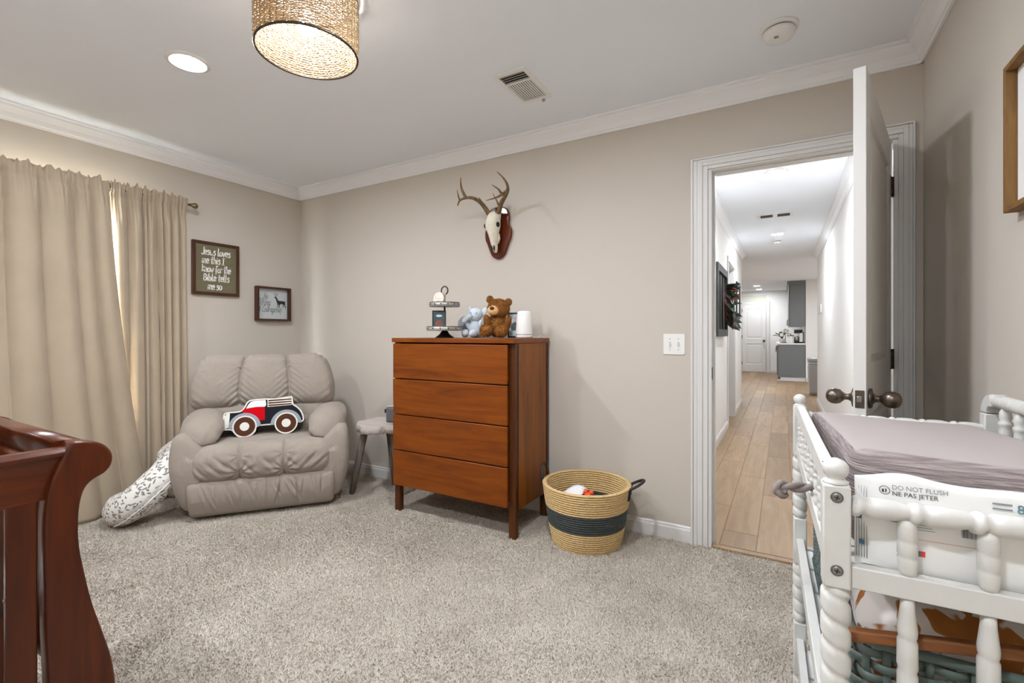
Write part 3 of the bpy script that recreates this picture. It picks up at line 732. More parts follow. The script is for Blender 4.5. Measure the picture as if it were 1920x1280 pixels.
patch('cab_door', [(-.132, .182), (-.11, .19), (-.05, .196), (.0, .196), (.0, .105), (-.03, .105), (-.06, .14), (-.10, .158), (-.13, .16)], .001, 'red_felt')
for z in (.232, .216, .200): patch('slat', [(.022, z - .005), (.165, z - .004), (.168, z + .004), (.022, z + .005)], .002, 'brown_felt')
patch('slat_ground', [(.017, .19), (.168, .192), (.172, .240), (.12, .243), (.017, .240)], .0012, 'cream_felt')
for cx in (-.12, .13):
    def disc(r, z0=.072): return [(cx + r * math.cos(2 * PI * k / 28), z0 + r * math.sin(2 * PI * k / 28)) for k in range(28)]
    patch('wheel_arch', [(cx + .096 * math.cos(PI * k / 20), .066 + .096 * math.sin(PI * k / 20)) for k in range(21)], .0015, 'grey_felt')
    patch('wheel_ring', disc(.072), .0025, 'cream_felt'); patch('tyre', disc(.063), .0035, 'brown_felt'); patch('hub', disc(.028), .0045, 'cream_felt')

# ------------------------------------------------------------------ nursing pillow leaning on the recliner
np_ = thing('nursing_pillow', 'white curved nursing pillow with grey leaf print leaning on the recliner', 'pillow')
A = Vector((-.05, .33, .27)).normalized(); vw = Vector((-.93, .37, 0)); B = (vw - A * vw.dot(A)).normalized()
C0 = Vector((-3.425, 1.425, .24)); m = MB(); NU, NV = 28, 64; uv = []
vs = []
Nn = A.cross(B)
for j in range(NV):
    s_ = j / (NV - 1); ang = PI + (s_ - .5) * 2 * math.radians(138)
    R0 = .175; rr = .096 * min(1, math.sqrt(max(0, 1 - ((abs(s_ - .5) - .44) / .06) ** 2)) if abs(s_ - .5) > .44 else 1) * (1 - .10 * (abs(s_ - .5) * 2) ** 2) + .001
    c_ = C0 + B * (math.cos(ang) * R0) + A * (math.sin(ang) * R0 * 1.22)
    rad = (B * math.cos(ang) + A * math.sin(ang) * 1.12).normalized()
    for i in range(NU):
        a = 2 * PI * i / NU; wob = 1 + .02 * math.sin(5 * a + 9 * s_ * 6)
        vs.append(c_ + (rad * math.cos(a) + Nn * .95 * math.sin(a)) * rr * wob); uv.append((s_ * 1.0, i / NU * .62))
fs = [(j * NU + i, j * NU + (i + 1) % NU, (j + 1) * NU + (i + 1) % NU, (j + 1) * NU + i) for j in range(NV - 1) for i in range(NU)]
m.add(vs, fs, True); po = m.build('pillow_cover', 'leaf_print', np_)
uvl = po.data.uv_layers.new(name='UVMap')
for poly in po.data.polygons:
    for li, vi in zip(poly.loop_indices, poly.vertices): uvl.data[li].uv = uv[vi]
zp = []
for j in range(30):
    s_ = .18 + .64 * j / 29; ang = PI + (s_ - .5) * 2 * math.radians(138); c_ = C0 + B * (math.cos(ang) * .175) + A * (math.sin(ang) * .175 * 1.22); rad = (B * math.cos(ang) + A * math.sin(ang) * 1.12).normalized()
    zp.append(c_ + (rad * .955 + Nn * -.29).normalized() * .0965)
MB().tube(zp, .0035, 6).build('seam', 'paper_white', np_)
zmin = min(v.z for v in vs); np_.location.z = -zmin + .002

# ------------------------------------------------------------------ curtains on a rod
ROD_X, ROD_Z = XL + .085, 2.075
rd = thing('curtain_rod', 'thin brass curtain rod with round finial above the window', 'curtain rod', (ROD_X, 1.2, ROD_Z))
MB().tube([(0, -1.05, 0), (0, .575, 0)], .0085, 10).build('rod', 'brass_rod', rd)
MB().lathe([(.0085, -.005), (.012, 0), (.012, .008), (.018, .014), (.021, .026), (.018, .038), (.008, .044), (.001, .045)], 14, M=Matrix.Rotation(-PI / 2, 4, 'X'), o=(0, .575, 0)).build('finial', 'brass_rod', rd)
for y in (.50, -1.0): MB().tube([(0, y, 0), (-.06, y, -.005), (-.084, y, -.005)], .006, 8).build('bracket', 'brass_rod', rd)
def curtain(label, yt0, yt1, yb0, yb1, seed, nf, depth, xoff, bow):
    r = np.random.default_rng(seed); th = thing('curtain', label, 'curtain', (ROD_X, yt0, 0), 0, 'linen curtains')
    phs = r.uniform(0, 6.28, 8); NUc, NVc = 300, 90; ZT = 2.112
    cuts = np.concatenate([[0], np.cumsum(r.uniform(.45, 1.7, nf * 2))]); cuts /= cuts[-1]; amps = r.uniform(.45, 1.25, nf * 2 + 1); lean = r.uniform(-.35, .35, nf * 2 + 1)
    def fold(u, h):
        """rounded folds with tight valleys between them"""
        uu = u + .03 * h * math.sin(5 * u + phs[0]) ; i = min(len(cuts) - 2, max(0, np.searchsorted(cuts, uu) - 1)); f = (uu - cuts[i]) / (cuts[i + 1] - cuts[i]); f = min(1, max(0, f))
        f = f ** (1 + lean[i]); return amps[i] * (math.sin(PI * f) ** .7)
    def fn(u, v):
        h = v ** 1.15; z = ZT - h * (ZT - .006)
        y0 = yt0 + (yb0 - yt0) * h ** .5; y1 = yt1 + (yb1 - yt1) * (h ** bow); y = y0 + (y1 - y0) * u
        g = max(0, 1 - h / .05); amp = depth * (.22 + .78 * min(1, h / .10)) * (1 - .25 * h)
        x = amp * fold(u, h) + .014 * h * math.sin(5.2 * u * nf / 4 + phs[2] + 1.6 * h) + .006 * min(1, h / .15) * math.sin(31 * u + phs[1] + 3 * h)
        p = u * nf * 2 * PI; gat = max(0, 1 - h / .14)
        x += gat * (.007 * math.sin(p * 2.3 + phs[3]) + .006 * math.sin(p * 4.7 + phs[4]) + .004 * math.sin(p * 8.3 + phs[1]))
        y += .008 * min(1, h / .1) * math.cos(2 * p + phs[5]) * (1 - u) * u * 2
        pk = math.exp(-((h - .018) / .010) ** 2); x = x * (1 - .45 * pk) + .008 * pk
        neck = math.exp(-((h - .036) / .005) ** 2); x -= .010 * neck
        z += g * (.010 * math.sin(p * 2.1 + phs[6]) + .009 * math.sin(p * 4.9 + phs[7]) + .005 * math.sin(p * 9.1))
        return (x + xoff * min(1, h / .06) + .010, y - yt0, max(z, .006))
    MB().grid(fn, NUc, NVc).build('panel', 'curtain_linen', th, solid=.003, fixn=False)
    def fb(u, v):
        p = u * nf * 2 * PI; return (-.014 + .003 * math.sin(p * 3 + phs[3]), (yt1 - yt0) * u, 2.114 - .058 * v + .006 * math.sin(p * 2.9 + phs[6]) * (1 - v))
    MB().grid(fb, 160, 4).build('rod_pocket', 'curtain_linen', th, solid=.002, fixn=False)
    return th
curtain('left linen curtain, the wide panel flaring over the other near the floor', .20, 1.296, .16, 1.50, 5, 5, .058, .004, 1.5)
curtain('right linen curtain, the narrow gathered panel nearest the framed signs', 1.298, 1.745, 1.35, 1.76, 12, 4, .050, -.034, 1.0)

# ------------------------------------------------------------------ live-edge stool beside the dresser
ST = Vector((-2.475, 2.452, 0)); st = thing('stool', 'whitewashed live edge wooden stool between recliner and dresser', 'stool', ST)
ro = []
for k in range(72):
    a = 2 * PI * k / 72; r = .196 + .018 * math.sin(3 * a + .6) + .013 * math.sin(5 * a + 2.2) + .007 * math.sin(11 * a); ro.append((r * math.cos(a), r * .92 * math.sin(a)))
m = MB(); NK = len(ro)
rings = [(.94, .462), (.985, .468), (1.0, .490), (.995, .514), (.985, .518)]
vs = [(x * s_ , y * s_, z + .004 * math.sin(7 * k * .3) * (z < .5)) for s_, z in rings for k, (x, y) in enumerate(ro)]
fs = [(i * NK + k, i * NK + (k + 1) % NK, (i + 1) * NK + (k + 1) % NK, (i + 1) * NK + k) for i in range(4) for k in range(NK)] + [tuple(range(NK))[::-1], tuple(4 * NK + k for k in range(NK))]
m.add(vs, fs, True); so = m.build('stool_top', 'stool_wood', st)
for p in so.data.polygons:
    if len(p.vertices) > 4: p.use_smooth = False
for bx, by, tx, ty in ((-.196, -.116, -.105, -.075), (.135, .023, .09, .0), (-.08, .19, -.05, .10)):
    MB().tube([(bx, by, 0), (bx * .55 + tx * .45, by * .55 + ty * .45, .22), (tx, ty, .475)], [.020, .026, .029], 8, squash=.8).build('leg', 'stool_leg', st)
sb = thing('monitor_box', 'small grey and white electronic box on the live edge stool', 'device', ST + Vector((.085, .03, .5185)), .5)
m = MB(); vs, fs = rbox((.065, .022, .055), .012, (8, 6, 8), (0, 0, .055)); m.add(vs, fs, True); m.build('casing', 'grey_plastic', sb)
m = MB(); vs, fs = rbox((.066, .012, .056), .010, (8, 4, 8), (0, .020, .057)); m.add(vs, fs, True); m.build('back_shell', 'white_plastic', sb)
MB().box(-.078, -.064, -.008, .008, .066, .092).build('side_knob', 'black_metal', sb, bevel=.002)

# ------------------------------------------------------------------ rope basket
BK = Vector((-.945, 2.462, 0)); bk2 = thing('rope_basket', 'coiled rope basket with a dark grey band beside the dresser', 'basket', BK)
NC = 27; BH = .328; rb_, rt_ = .172, .232
def coilr(z): return rb_ + (rt_ - rb_) * (z / BH) ** .75
def coils(i0, i1, name, mat, extra=False):
    out = []; inn = []; cr = BH / NC / 2
    for i in range(i0, i1):
        zc = (i + .5) * BH / NC
        for q in range(5):
            a = -PI / 2 + PI * (q + .5) / 5; out.append((coilr(zc) + cr * 2.1 * math.cos(a), zc + cr * math.sin(a)))
            inn.append((coilr(zc) - cr * 2.1 * math.cos(a), zc + cr * math.sin(a)))
    prof = out + inn[::-1] + [out[0]]
    MB().lathe(prof, 72, caps=False).build(name, mat, bk2)
coils(0, 9, 'lower_coils', 'rope_tan'); coils(9, 17, 'dark_band', 'rope_dark'); coils(17, 27, 'upper_coils', 'rope_tan')
MB().lathe([(.001, .004), (rb_ - .004, .004), (rb_ - .004, .012), (.001, .012)], 48).build('basket_base', 'rope_tan', bk2)
for sg in (-1, 1):
    ang = math.radians(12 if sg > 0 else 186); M = Matrix.Rotation(ang, 4, 'Z'); r0 = coilr(.31) + .006
    tilt = 1.05 if sg > 0 else .1
    pts = [(r0 - .004, -.052, .262), (r0 + .003, -.052, .315)]
    for k in range(13):
        a = PI * k / 12; pts.append((r0 + .006 + .078 * math.sin(a) * math.sin(tilt), -.052 * math.cos(a), .322 + .078 * math.sin(a) * math.cos(tilt)))
    pts += [(r0 + .003, .052, .315), (r0 - .004, .052, .262)]
    MB().tube([M @ Vector(p) for p in pts], .0075, 8).build('handle', 'chocolate_leather', bk2)
tz = .20
paper = MB(); paper.grid(lambda u, v: (-.14 + .13 * u, -.07 + .12 * v, .235 + .03 * math.sin(3 * u) * v + .02 * u), 6, 6)
tag(paper.build('folded_paper', 'paper_white', loc=BK + Vector((0, 0, .01)), solid=.002), 'folded white paper lying in the rope basket', 'paper')
ty = thing('toy_figure', 'orange and pink toy lying in the rope basket', 'toy', BK + Vector((.02, -.02, .20)))
m = MB()
for c_, r_ in (((0, 0, .045), (.028, .022, .03)), ((-.02, .01, .072), (.014, .014, .016)), ((.016, .0, .076), (.014, .012, .014))): vs, fs = ellipsoid(c_, r_, 14, 9); m.add(vs, fs, True)
m.build('toy_head', 'orange_toy', ty)
m = MB()
for c_, r_ in (((.055, 0, .035), (.04, .026, .018)), ((.095, .01, .04), (.016, .014, .014))): vs, fs = ellipsoid(c_, r_, 14, 9); m.add(vs, fs, True)
m.build('toy_body', 'pink_toy', ty)
m = MB(); vs, fs = rbox((.14, .13, .085), .06, (16, 16, 8), (0, 0, .088), lambda x, y, z: (x, y, z + .02 * math.sin(30 * x + 17 * y))); m.add(vs, fs, True)
tag(m.build('dark_cloth_bundle', 'dark_cloth', loc=BK + Vector((0, 0, .012))), 'dark folded cloth at the bottom of the rope basket', 'cloth')

# ------------------------------------------------------------------ wall plates, signs
sw = thing('light_switch', 'white double light switch plate beside the doorway', 'light switch', (-.5255, YB, 1.088))
MB().box(-.058, .058, -.006, 0, -.058, .058).build('plate', 'white_plastic', sw, bevel=.003)
for sx in (-.023, .023):
    tg = MB().box(sx - .005, sx + .005, -.014, -.005, -.010, .010, M=Matrix.Rotation(.3, 4, 'X')).build('toggle', 'white_plastic', sw, bevel=.001)
    MB().box(sx - .0055, sx + .0055, -.0064, -.0058, -.0115, .0115).build('slot', 'galvanised', sw)
    for z in (-.030, .030): MB().lathe([(.003, 0), (.0025, .0012), (.001, .0014)], 10, M=Matrix.Rotation(PI / 2, 4, 'X'), o=(sx, -.006, z)).build('screw', 'galvanised', sw)

GL = {'J': (.36, [[(.30, 1.0), (.29, .2), (.18, -.04), (.02, .08)]]), 'e': (.37, [[(.04, .28), (.3, .36), (.26, .58), (.12, .6), (.03, .3), (.1, .03), (.32, .08)]]),
 's': (.33, [[(.28, .56), (.14, .62), (.06, .46), (.22, .3), (.26, .1), (.12, -.03), (.0, .04)]]), 'u': (.42, [[(.04, .6), (.05, .14), (.17, .02), (.29, .2), (.32, .6)], [(.32, .6), (.34, 0)]]),
 'l': (.24, [[(.08, 1.05), (.06, .12), (.14, 0), (.22, .06)]]), 'o': (.40, [[(.18, .6), (.04, .4), (.06, .1), (.2, 0), (.34, .2), (.3, .5), (.16, .6)]]), 'v': (.36, [[(.02, .6), (.14, 0), (.30, .62)]]),
 'm': (.52, [[(.04, .6), (.04, 0)], [(.04, .4), (.14, .6), (.22, .5), (.22, 0)], [(.22, .4), (.34, .6), (.43, .5), (.45, 0)]]), 't': (.32, [[(.14, .98), (.12, .1), (.22, 0)], [(-.02, .62), (.3, .66)]]),
 'h': (.40, [[(.06, 1.05), (.05, 0)], [(.05, .36), (.16, .58), (.28, .48), (.31, 0)]]), 'i': (.18, [[(.06, .58), (.06, 0)], [(.06, .78), (.07, .83)]]), 'I': (.36, [[(.14, .95), (.14, 0)], [(0, .95), (.28, .95)], [(0, 0), (.28, 0)]]),
 'k': (.42, [[(.06, .95), (.05, 0)], [(.36, .70), (.07, .34), (.38, 0)]]), 'n': (.40, [[(.04, .6), (.04, 0)], [(.04, .4), (.16, .6), (.28, .5), (.31, 0)]]), 'w': (.50, [[(.02, .6), (.1, .02), (.21, .42), (.31, .02), (.43, .64)]]),
 'f': (.36, [[(.36, .92), (.22, 1.0), (.14, .8), (.14, -.22)], [(0, .55), (.3, .58)]]), 'r': (.32, [[(.05, .6), (.05, 0)], [(.05, .36), (.14, .56), (.28, .56)]]),
 'B': (.44, [[(.05, .95), (.05, 0)], [(.05, .95), (.3, .85), (.26, .55), (.06, .5)], [(.06, .5), (.36, .4), (.3, .05), (.05, 0)]]), 'b': (.40, [[(.05, 1.05), (.05, 0)], [(.05, .4), (.2, .56), (.32, .34), (.24, .05), (.06, .02)]]),
 'a': (.42, [[(.3, .5), (.14, .58), (.04, .3), (.12, .02), (.28, .2), (.3, .56)], [(.3, .56), (.32, .04), (.42, .04)]]), 'g': (.42, [[(.3, .5), (.14, .58), (.04, .3), (.12, .04), (.28, .2), (.3, .56)], [(.3, .56), (.28, -.3), (.1, -.34), (.06, -.2), (.4, .06)]]),
 'S': (.44, [[(.36, .9), (.2, 1.02), (.08, .8), (.24, .55), (.34, .25), (.18, 0), (.0, .12)]]), 'C': (.46, [[(.4, .85), (.24, 1.0), (.06, .7), (.06, .25), (.22, 0), (.46, .14)]]),
 '&': (.48, [[(.4, .05), (.1, .6), (.14, .85), (.26, .8), (.2, .55), (.04, .25), (.14, 0), (.4, .35)]]), ' ': (.22, [])}
def lettering(mb, text, x0, z0, size, width, fn, xs=1.0, slant=0, wob=0, d=.0):
    x = x0
    for ch in text:
        w_, sts = GL[ch]; dz = wob * random.uniform(-1, 1)
        for sk in sts:
            pts = catmull(sk, 5) if len(sk) > 2 else sk
            q = [(x + (a * xs + slant * b) * size, z0 + dz + b * size) for a, b in pts]; n = len(q); vs = []; fs = []
            for i in range(n):
                a, b = q[max(0, i - 1)], q[min(n - 1, i + 1)]; tx, tz = b[0] - a[0], b[1] - a[1]; L = math.hypot(tx, tz) or 1
                nx, nz = -tz / L * width / 2, tx / L * width / 2; vs += [fn(q[i][0] + nx, q[i][1] + nz), fn(q[i][0] - nx, q[i][1] - nz)]
            for i in range(n - 1): fs.append((2 * i, 2 * i + 1, 2 * i + 3, 2 * i + 2))
            mb.add(vs, fs)
            for e in (q[0], q[-1]): mb.add([fn(e[0] + width / 2 * math.cos(2 * PI * k / 8), e[1] + width / 2 * math.sin(2 * PI * k / 8)) for k in range(8)], [tuple(range(8))])
        x += w_ * size * xs
    return x
def textlen(text, size, xs=1.0): return sum(GL[c][0] for c in text) * size * xs
def frame_box(parent, w, h, depth, bw, mat, y0=True):
    """four mitred bars round a w x h opening in local (y, z), standing depth off the wall along +x"""
    for pts in ([(-w / 2, -h / 2), (w / 2, -h / 2), (w / 2 - bw, -h / 2 + bw), (-w / 2 + bw, -h / 2 + bw)], [(-w / 2, h / 2), (-w / 2 + bw, h / 2 - bw), (w / 2 - bw, h / 2 - bw), (w / 2, h / 2)],
                [(-w / 2, -h / 2), (-w / 2 + bw, -h / 2 + bw), (-w / 2 + bw, h / 2 - bw), (-w / 2, h / 2)], [(w / 2, -h / 2), (w / 2, h / 2), (w / 2 - bw, h / 2 - bw), (w / 2 - bw, -h / 2 + bw)]):
        MB().prism(pts, lambda a, b: (0, a, b), lambda a, b: (depth, a, b)).build('frame_bar', mat, parent, bevel=.001, seg=1)
sg1 = thing('sign_scripture', 'olive framed sign with white hand lettering beside the curtain', 'wall sign', (XL + .001, 1.985, 1.642))
frame_box(sg1, .342, .402, .026, .022, 'frame_wood')
MB().box(0, .019, -.15, .15, -.18, .18).build('board', 'olive_board', sg1)
lt = MB()
for k, line in enumerate(('Jesus loves', 'me this I', 'know for the', 'Bible tells', 'me so')):
    sz = .053; xs = 1.08 if k != 2 else .93; L = textlen(line, sz, xs)
    xo = (-.003, -.022, .0, .0, -.012)[k]
    lettering(lt, line, -L / 2 + xo, .104 - k * .0655, sz, .0074, lambda a, b: (.0198, a, b), xs, .06, .002)
lt.build('lettering', 'lettering_white', sg1, fixn=False)
sg2 = thing('sign_deer', 'small dark framed sign with a black deer and script lettering', 'wall sign', (XL + .001, 2.446, 1.40))
frame_box(sg2, .306, .286, .045, .016, 'frame_wood')
MB().box(0, .010, -.140, .140, -.130, .130).build('board', 'pale_board', sg2)
lt = MB(); f2 = lambda a, b: (.0108, a, b)
lettering(lt, 'Be', -.085, .035, .058, .0028, f2, .9, .3); lettering(lt, 'Strong', -.128, -.012, .056, .0028, f2, .82, .3); lettering(lt, '& Courageous', -.130, -.068, .054, .0028, f2, .84, .3)
lettering(lt, 'so', .07, -.086, .012, .001, f2)
lt.build('lettering', 'lettering_dark', sg2, fixn=False)
DEER = [(.012, .062), (.016, .056), (.022, .052), (.030, .046), (.036, .030), (.044, .024), (.080, .022), (.100, .020), (.106, .012), (.103, .002), (.106, -.012), (.112, -.040), (.108, -.040), (.100, -.016), (.094, -.006), (.090, -.020), (.088, -.036), (.084, -.036), (.085, -.012), (.080, -.002), (.060, -.006), (.054, -.012), (.052, -.038), (.048, -.038), (.047, -.012), (.040, -.010), (.036, -.036), (.032, -.036), (.034, -.006), (.028, .008), (.022, .026), (.016, .042), (.006, .046), (.006, .050)]
dm = MB(); dm.prism([(a + .012, b + .008) for a, b in DEER], lambda a, b: (.0104, a, b), lambda a, b: (.0114, a, b))
for pts in ([(.026, .066), (.016, .078), (.014, .090)], [(.030, .064), (.036, .078), (.034, .092)], [(.018, .076), (.008, .086)], [(.036, .078), (.044, .086)]):
    dm.tube([(.011, a + .004, b + .003) for a, b in pts], .0014, 5)
dm.build('deer_print', 'lettering_dark', sg2)
# framed print on the right wall
pf = thing('wall_print', 'wooden framed white print on the wall beside the door', 'picture', (XR - .001, 1.515, 1.6575), PI)
frame_box(pf, .44, .385, .032, .014, 'oak_frame'); MB().box(.001, .008, -.208, .208, -.18, .18).build('print_sheet', 'paper_white', pf)

# ------------------------------------------------------------------ deer skull mount
dk = thing('deer_skull_mount', 'deer skull with antlers mounted on a dark wooden plaque', 'wall trophy', (-1.668, YB, 1.83))
PO = catmull([(0, .175), (.045, .168), (.075, .145), (.088, .10), (.086, .05), (.102, .015), (.100, -.04), (.084, -.075), (.066, -.12), (.048, -.155), (.02, -.175), (0, -.178), (-.02, -.175), (-.048, -.155), (-.066, -.12), (-.084, -.075), (-.100, -.04), (-.102, .015), (-.086, .05), (-.088, .10), (-.075, .145), (-.045, .168), (0, .175)], 4)[:-1]
MB().prism(PO, lambda a, b: (a, 0, b), lambda a, b: (a, -.026, b), smooth=True).build('plaque', 'plaque_wood', dk, bevel=.008, seg=3)
# skull: sections from poll to nose (z down), centre depth, half width, half depth
SK = [(.135, -.050, .026, .020), (.125, -.062, .044, .034), (.095, -.075, .050, .044), (.065, -.085, .048, .046), (.035, -.090, .055, .046), (.012, -.088, .050, .042), (-.015, -.082, .036, .038), (-.045, -.078, .028, .034), (-.080, -.070, .022, .028), (-.110, -.062, .019, .022), (-.130, -.055, .016, .016), (-.142, -.048, .008, .008)]
m = MB(); n = 24; vs = []
for z, y, wx, dy in SK:
    for k in range(n):
        a = 2 * PI * k / n; ca, sa = math.cos(a), math.sin(a)
        sx = abs(ca) ** .8 * (1 if ca > 0 else -1); sy = abs(sa) ** .9 * (1 if sa > 0 else -1)
        vs.append((wx * sx * (1 - .18 * max(0, -sa)), y + dy * sy, z))
fs = [(i * n + k, i * n + (k + 1) % n, (i + 1) * n + (k + 1) % n, (i + 1) * n + k) for i in range(len(SK) - 1) for k in range(n)] + [tuple(range(n))[::-1], tuple((len(SK) - 1) * n + k for k in range(n))]
m.add(vs, fs, True); sko = m.build('skull', 'bone', dk)
md = sko.modifiers.new('s', 'SUBSURF'); md.levels = 1; md.render_levels = 1
for sg in (-1, 1):
    so = MB(); so.tube([(sg * (.043 + .011 * math.cos(2 * PI * k / 20)) * 1.0, -.104 + .012 * math.cos(2 * PI * k / 20) * 1.0 + .008, .034 + .020 * math.sin(2 * PI * k / 20)) for k in range(20)], .0045, 6, closed=True); so.build('orbit_rim', 'bone', dk)
    vs, fs = ellipsoid((sg * .046, -.098, .034), (.0135, .015, .0175), 14, 9); MB().add(vs, fs, True).build('eye_socket', 'dark_gap', dk)
    vs, fs = ellipsoid((sg * .008, -.082, -.112), (.0045, .008, .024), 10, 8); MB().add(vs, fs, True).build('nasal_opening', 'dark_gap', dk)
    m = MB(); m.tube([(sg * .026, -.064, -.02), (sg * .026, -.052, -.05), (sg * .018, -.046, -.08)], [.012, .011, .005], 8); m.build('tooth_row', 'bone', dk)
OR = Vector((-1.668, YB, 1.83))
def px(a, b, y): return at_y(a, b, y) - OR
def antler(name, beams):
    m = MB()
    for pts, r0, r1 in beams:
        P = catmull([tuple(px(*p)) for p in pts], 5); N = len(P); m.tube(P, [r0 + (r1 - r0) * (i / (N - 1)) ** 1.2 for i in range(N)], 9)
    m.build(name, 'antler', dk)
antler('antler', [([(917, 402, 2.635), (909, 389, 2.61), (899, 378, 2.57), (886, 371, 2.52), (873, 371, 2.48), (862, 376, 2.44), (858, 385, 2.42)], .0165, .004), ([(874, 371, 2.485), (867, 358, 2.47), (864, 345, 2.45), (864, 332, 2.44)], .011, .0015), ([(862, 376, 2.44), (859, 366, 2.43), (857, 356, 2.42)], .006, .0015), ([(905, 384, 2.60), (902, 377, 2.57), (898, 370, 2.54)], .007, .002)])
antler('antler', [([(935, 398, 2.635), (939, 383, 2.61), (947, 368, 2.57), (952, 357, 2.53), (951, 346, 2.49), (944, 334, 2.46), (932, 322, 2.44)], .0165, .003), ([(951, 358, 2.53), (942, 364, 2.46), (931, 370, 2.40), (911, 376, 2.34)], .0125, .0015), ([(941, 364, 2.47), (935, 355, 2.43), (922, 346, 2.39)], .009, .0015), ([(935, 385, 2.62), (931, 375, 2.60), (924, 363, 2.57)], .007, .002)])
for sx in (-.030, .030): MB().tube([(sx, -.074, .108), (sx * 1.15, -.086, .128)], [.015, .0165], 10).build('pedicle', 'antler', dk)

# ------------------------------------------------------------------ things on the dresser
TZ = DRZ + .0005
def plush(mb, parts):
    for c_, r_, rot in parts:
        M = Matrix.Rotation(rot[0], 3, 'X') @ Matrix.Rotation(rot[1], 3, 'Y') @ Matrix.Rotation(rot[2], 3, 'Z'); vs, fs = ellipsoid(c_, r_, 18, 12, M); mb.add(vs, fs, True)
    return mb
def fur(mb, count, L, rng):
    V = [Vector(v) for v in mb.v]; F = list(mb.f); ar = []
    for f in F: ar.append(((V[f[1]] - V[f[0]]).cross(V[f[2]] - V[f[0]])).length + 1e-12)
    ar = np.array(ar); pick = rng.choice(len(F), count, p=ar / ar.sum())
    for i in pick:
        f = F[i]; a, b = rng.random(), rng.random(); p = V[f[0]].lerp(V[f[1]], a).lerp(V[f[3]].lerp(V[f[2]], a), b)
        nr = (V[f[2]] - V[f[0]]).cross(V[f[3]] - V[f[1]])
        if nr.length < 1e-12: continue
        nr.normalize(); d = (nr * .8 + Vector(rng.normal(0, .45, 3)) + Vector((0, 0, -.3))).normalized(); sd = d.cross(Vector(rng.normal(0, 1, 3))).normalized() * .0016
        mb.add([p - sd, p + sd, p + d * L * .6 + sd * .6, p + d * L], [(0, 1, 2, 3)], True)
rg = np.random.default_rng(3)
# teddy bear, seated, facing the room and leaning a little
tb = thing('teddy_bear', 'brown teddy bear sitting on the dresser', 'teddy bear', (-1.522, 2.452, TZ + .006), math.radians(-18)); tb.rotation_euler = (0, math.radians(2), math.radians(27))
m = plush(MB(), [((0, .01, .072), (.062, .055, .072), (0, 0, 0))]); fur(m, 2600, .010, rg); m.build('body', 'bear_fur', tb, fixn=False)
m = plush(MB(), [((.004, -.006, .175), (.066, .055, .056), (0, .06, 0))]); fur(m, 2600, .010, rg); m.build('head', 'bear_fur', tb, fixn=False)
for sx, z in ((-.050, .228), (.062, .215)):
    m = plush(MB(), [((sx, .004, z), (.021, .012, .023), (0, .5 * (1 if sx > 0 else -1), 0))]); fur(m, 500, .007, rg); m.build('ear', 'bear_fur', tb, fixn=False)
for sx in (-.062, .030):
    m = plush(MB(), [((sx, -.060, .036), (.037, .046, .036), (0, 0, .25 if sx < 0 else -.2))]); fur(m, 1200, .009, rg); m.build('leg', 'bear_fur', tb, fixn=False)
for sx in (-.056, .060):
    m = plush(MB(), [((sx, -.02, .085), (.022, .026, .052), (.5, .25 * (1 if sx > 0 else -1), 0))]); fur(m, 900, .008, rg); m.build('arm', 'bear_fur', tb, fixn=False)
plush(MB(), [((-.024, -.050, .160), (.036, .028, .030), (0, 0, 0))]).build('muzzle', 'muzzle_plush', tb)
plush(MB(), [((-.030, -.076, .172), (.014, .008, .011), (0, 0, 0))]).build('nose', 'nose_brown', tb)
for sx in (-.042, .012): plush(MB(), [((sx, -.057, .186), (.005, .004, .005), (0, 0, 0))]).build('eye', 'nose_brown', tb)
# pale blue elephant
el = thing('plush_elephant', 'pale blue plush elephant sitting beside the teddy bear', 'plush toy', (-1.757, 2.56, TZ + .002), math.radians(14))
plush(MB(), [((.0, 0, .058), (.048, .045, .060), (0, 0, 0))]).build('body', 'elephant_plush', el)
plush(MB(), [((.004, -.01, .150), (.047, .044, .045), (0, 0, 0))]).build('head', 'elephant_plush', el)
MB().tube(catmull([(-.016, -.045, .145), (-.034, -.062, .128), (-.050, -.066, .112), (-.052, -.068, .098)], 4), [.021, .020, .019, .019, .018, .018, .017, .017, .016, .016, .015, .015, .012], 12).build('trunk', 'elephant_plush', el)
m = plush(MB(), [((-.082, .012, .095), (.042, .012, .048), (0, .3, .3))]); m.build('ear', 'elephant_ear', el)
m = plush(MB(), [((-.040, .020, .180), (.016, .010, .030), (0, -.3, 0))]); m.build('ear_lining', 'elephant_plush', el)
plush(MB(), [((.056, .012, .165), (.020, .010, .034), (0, .3, 0))]).build('ear', 'elephant_plush', el)
for sx in (-.048, .010): plush(MB(), [((sx, -.062, .026), (.024, .044, .026), (0, 0, .3 if sx < 0 else -.1))]).build('leg', 'elephant_plush', el)
for sx in (-.040, .042): plush(MB(), [((sx, -.022, .078), (.016, .020, .040), (.5, .3 * (1 if sx > 0 else -1), 0))]).build('arm', 'elephant_plush', el)
for sx in (-.012, .026): plush(MB(), [((sx, -.052, .158), (.0035, .003, .0035), (0, 0, 0))]).build('eye', 'lettering_dark', el)
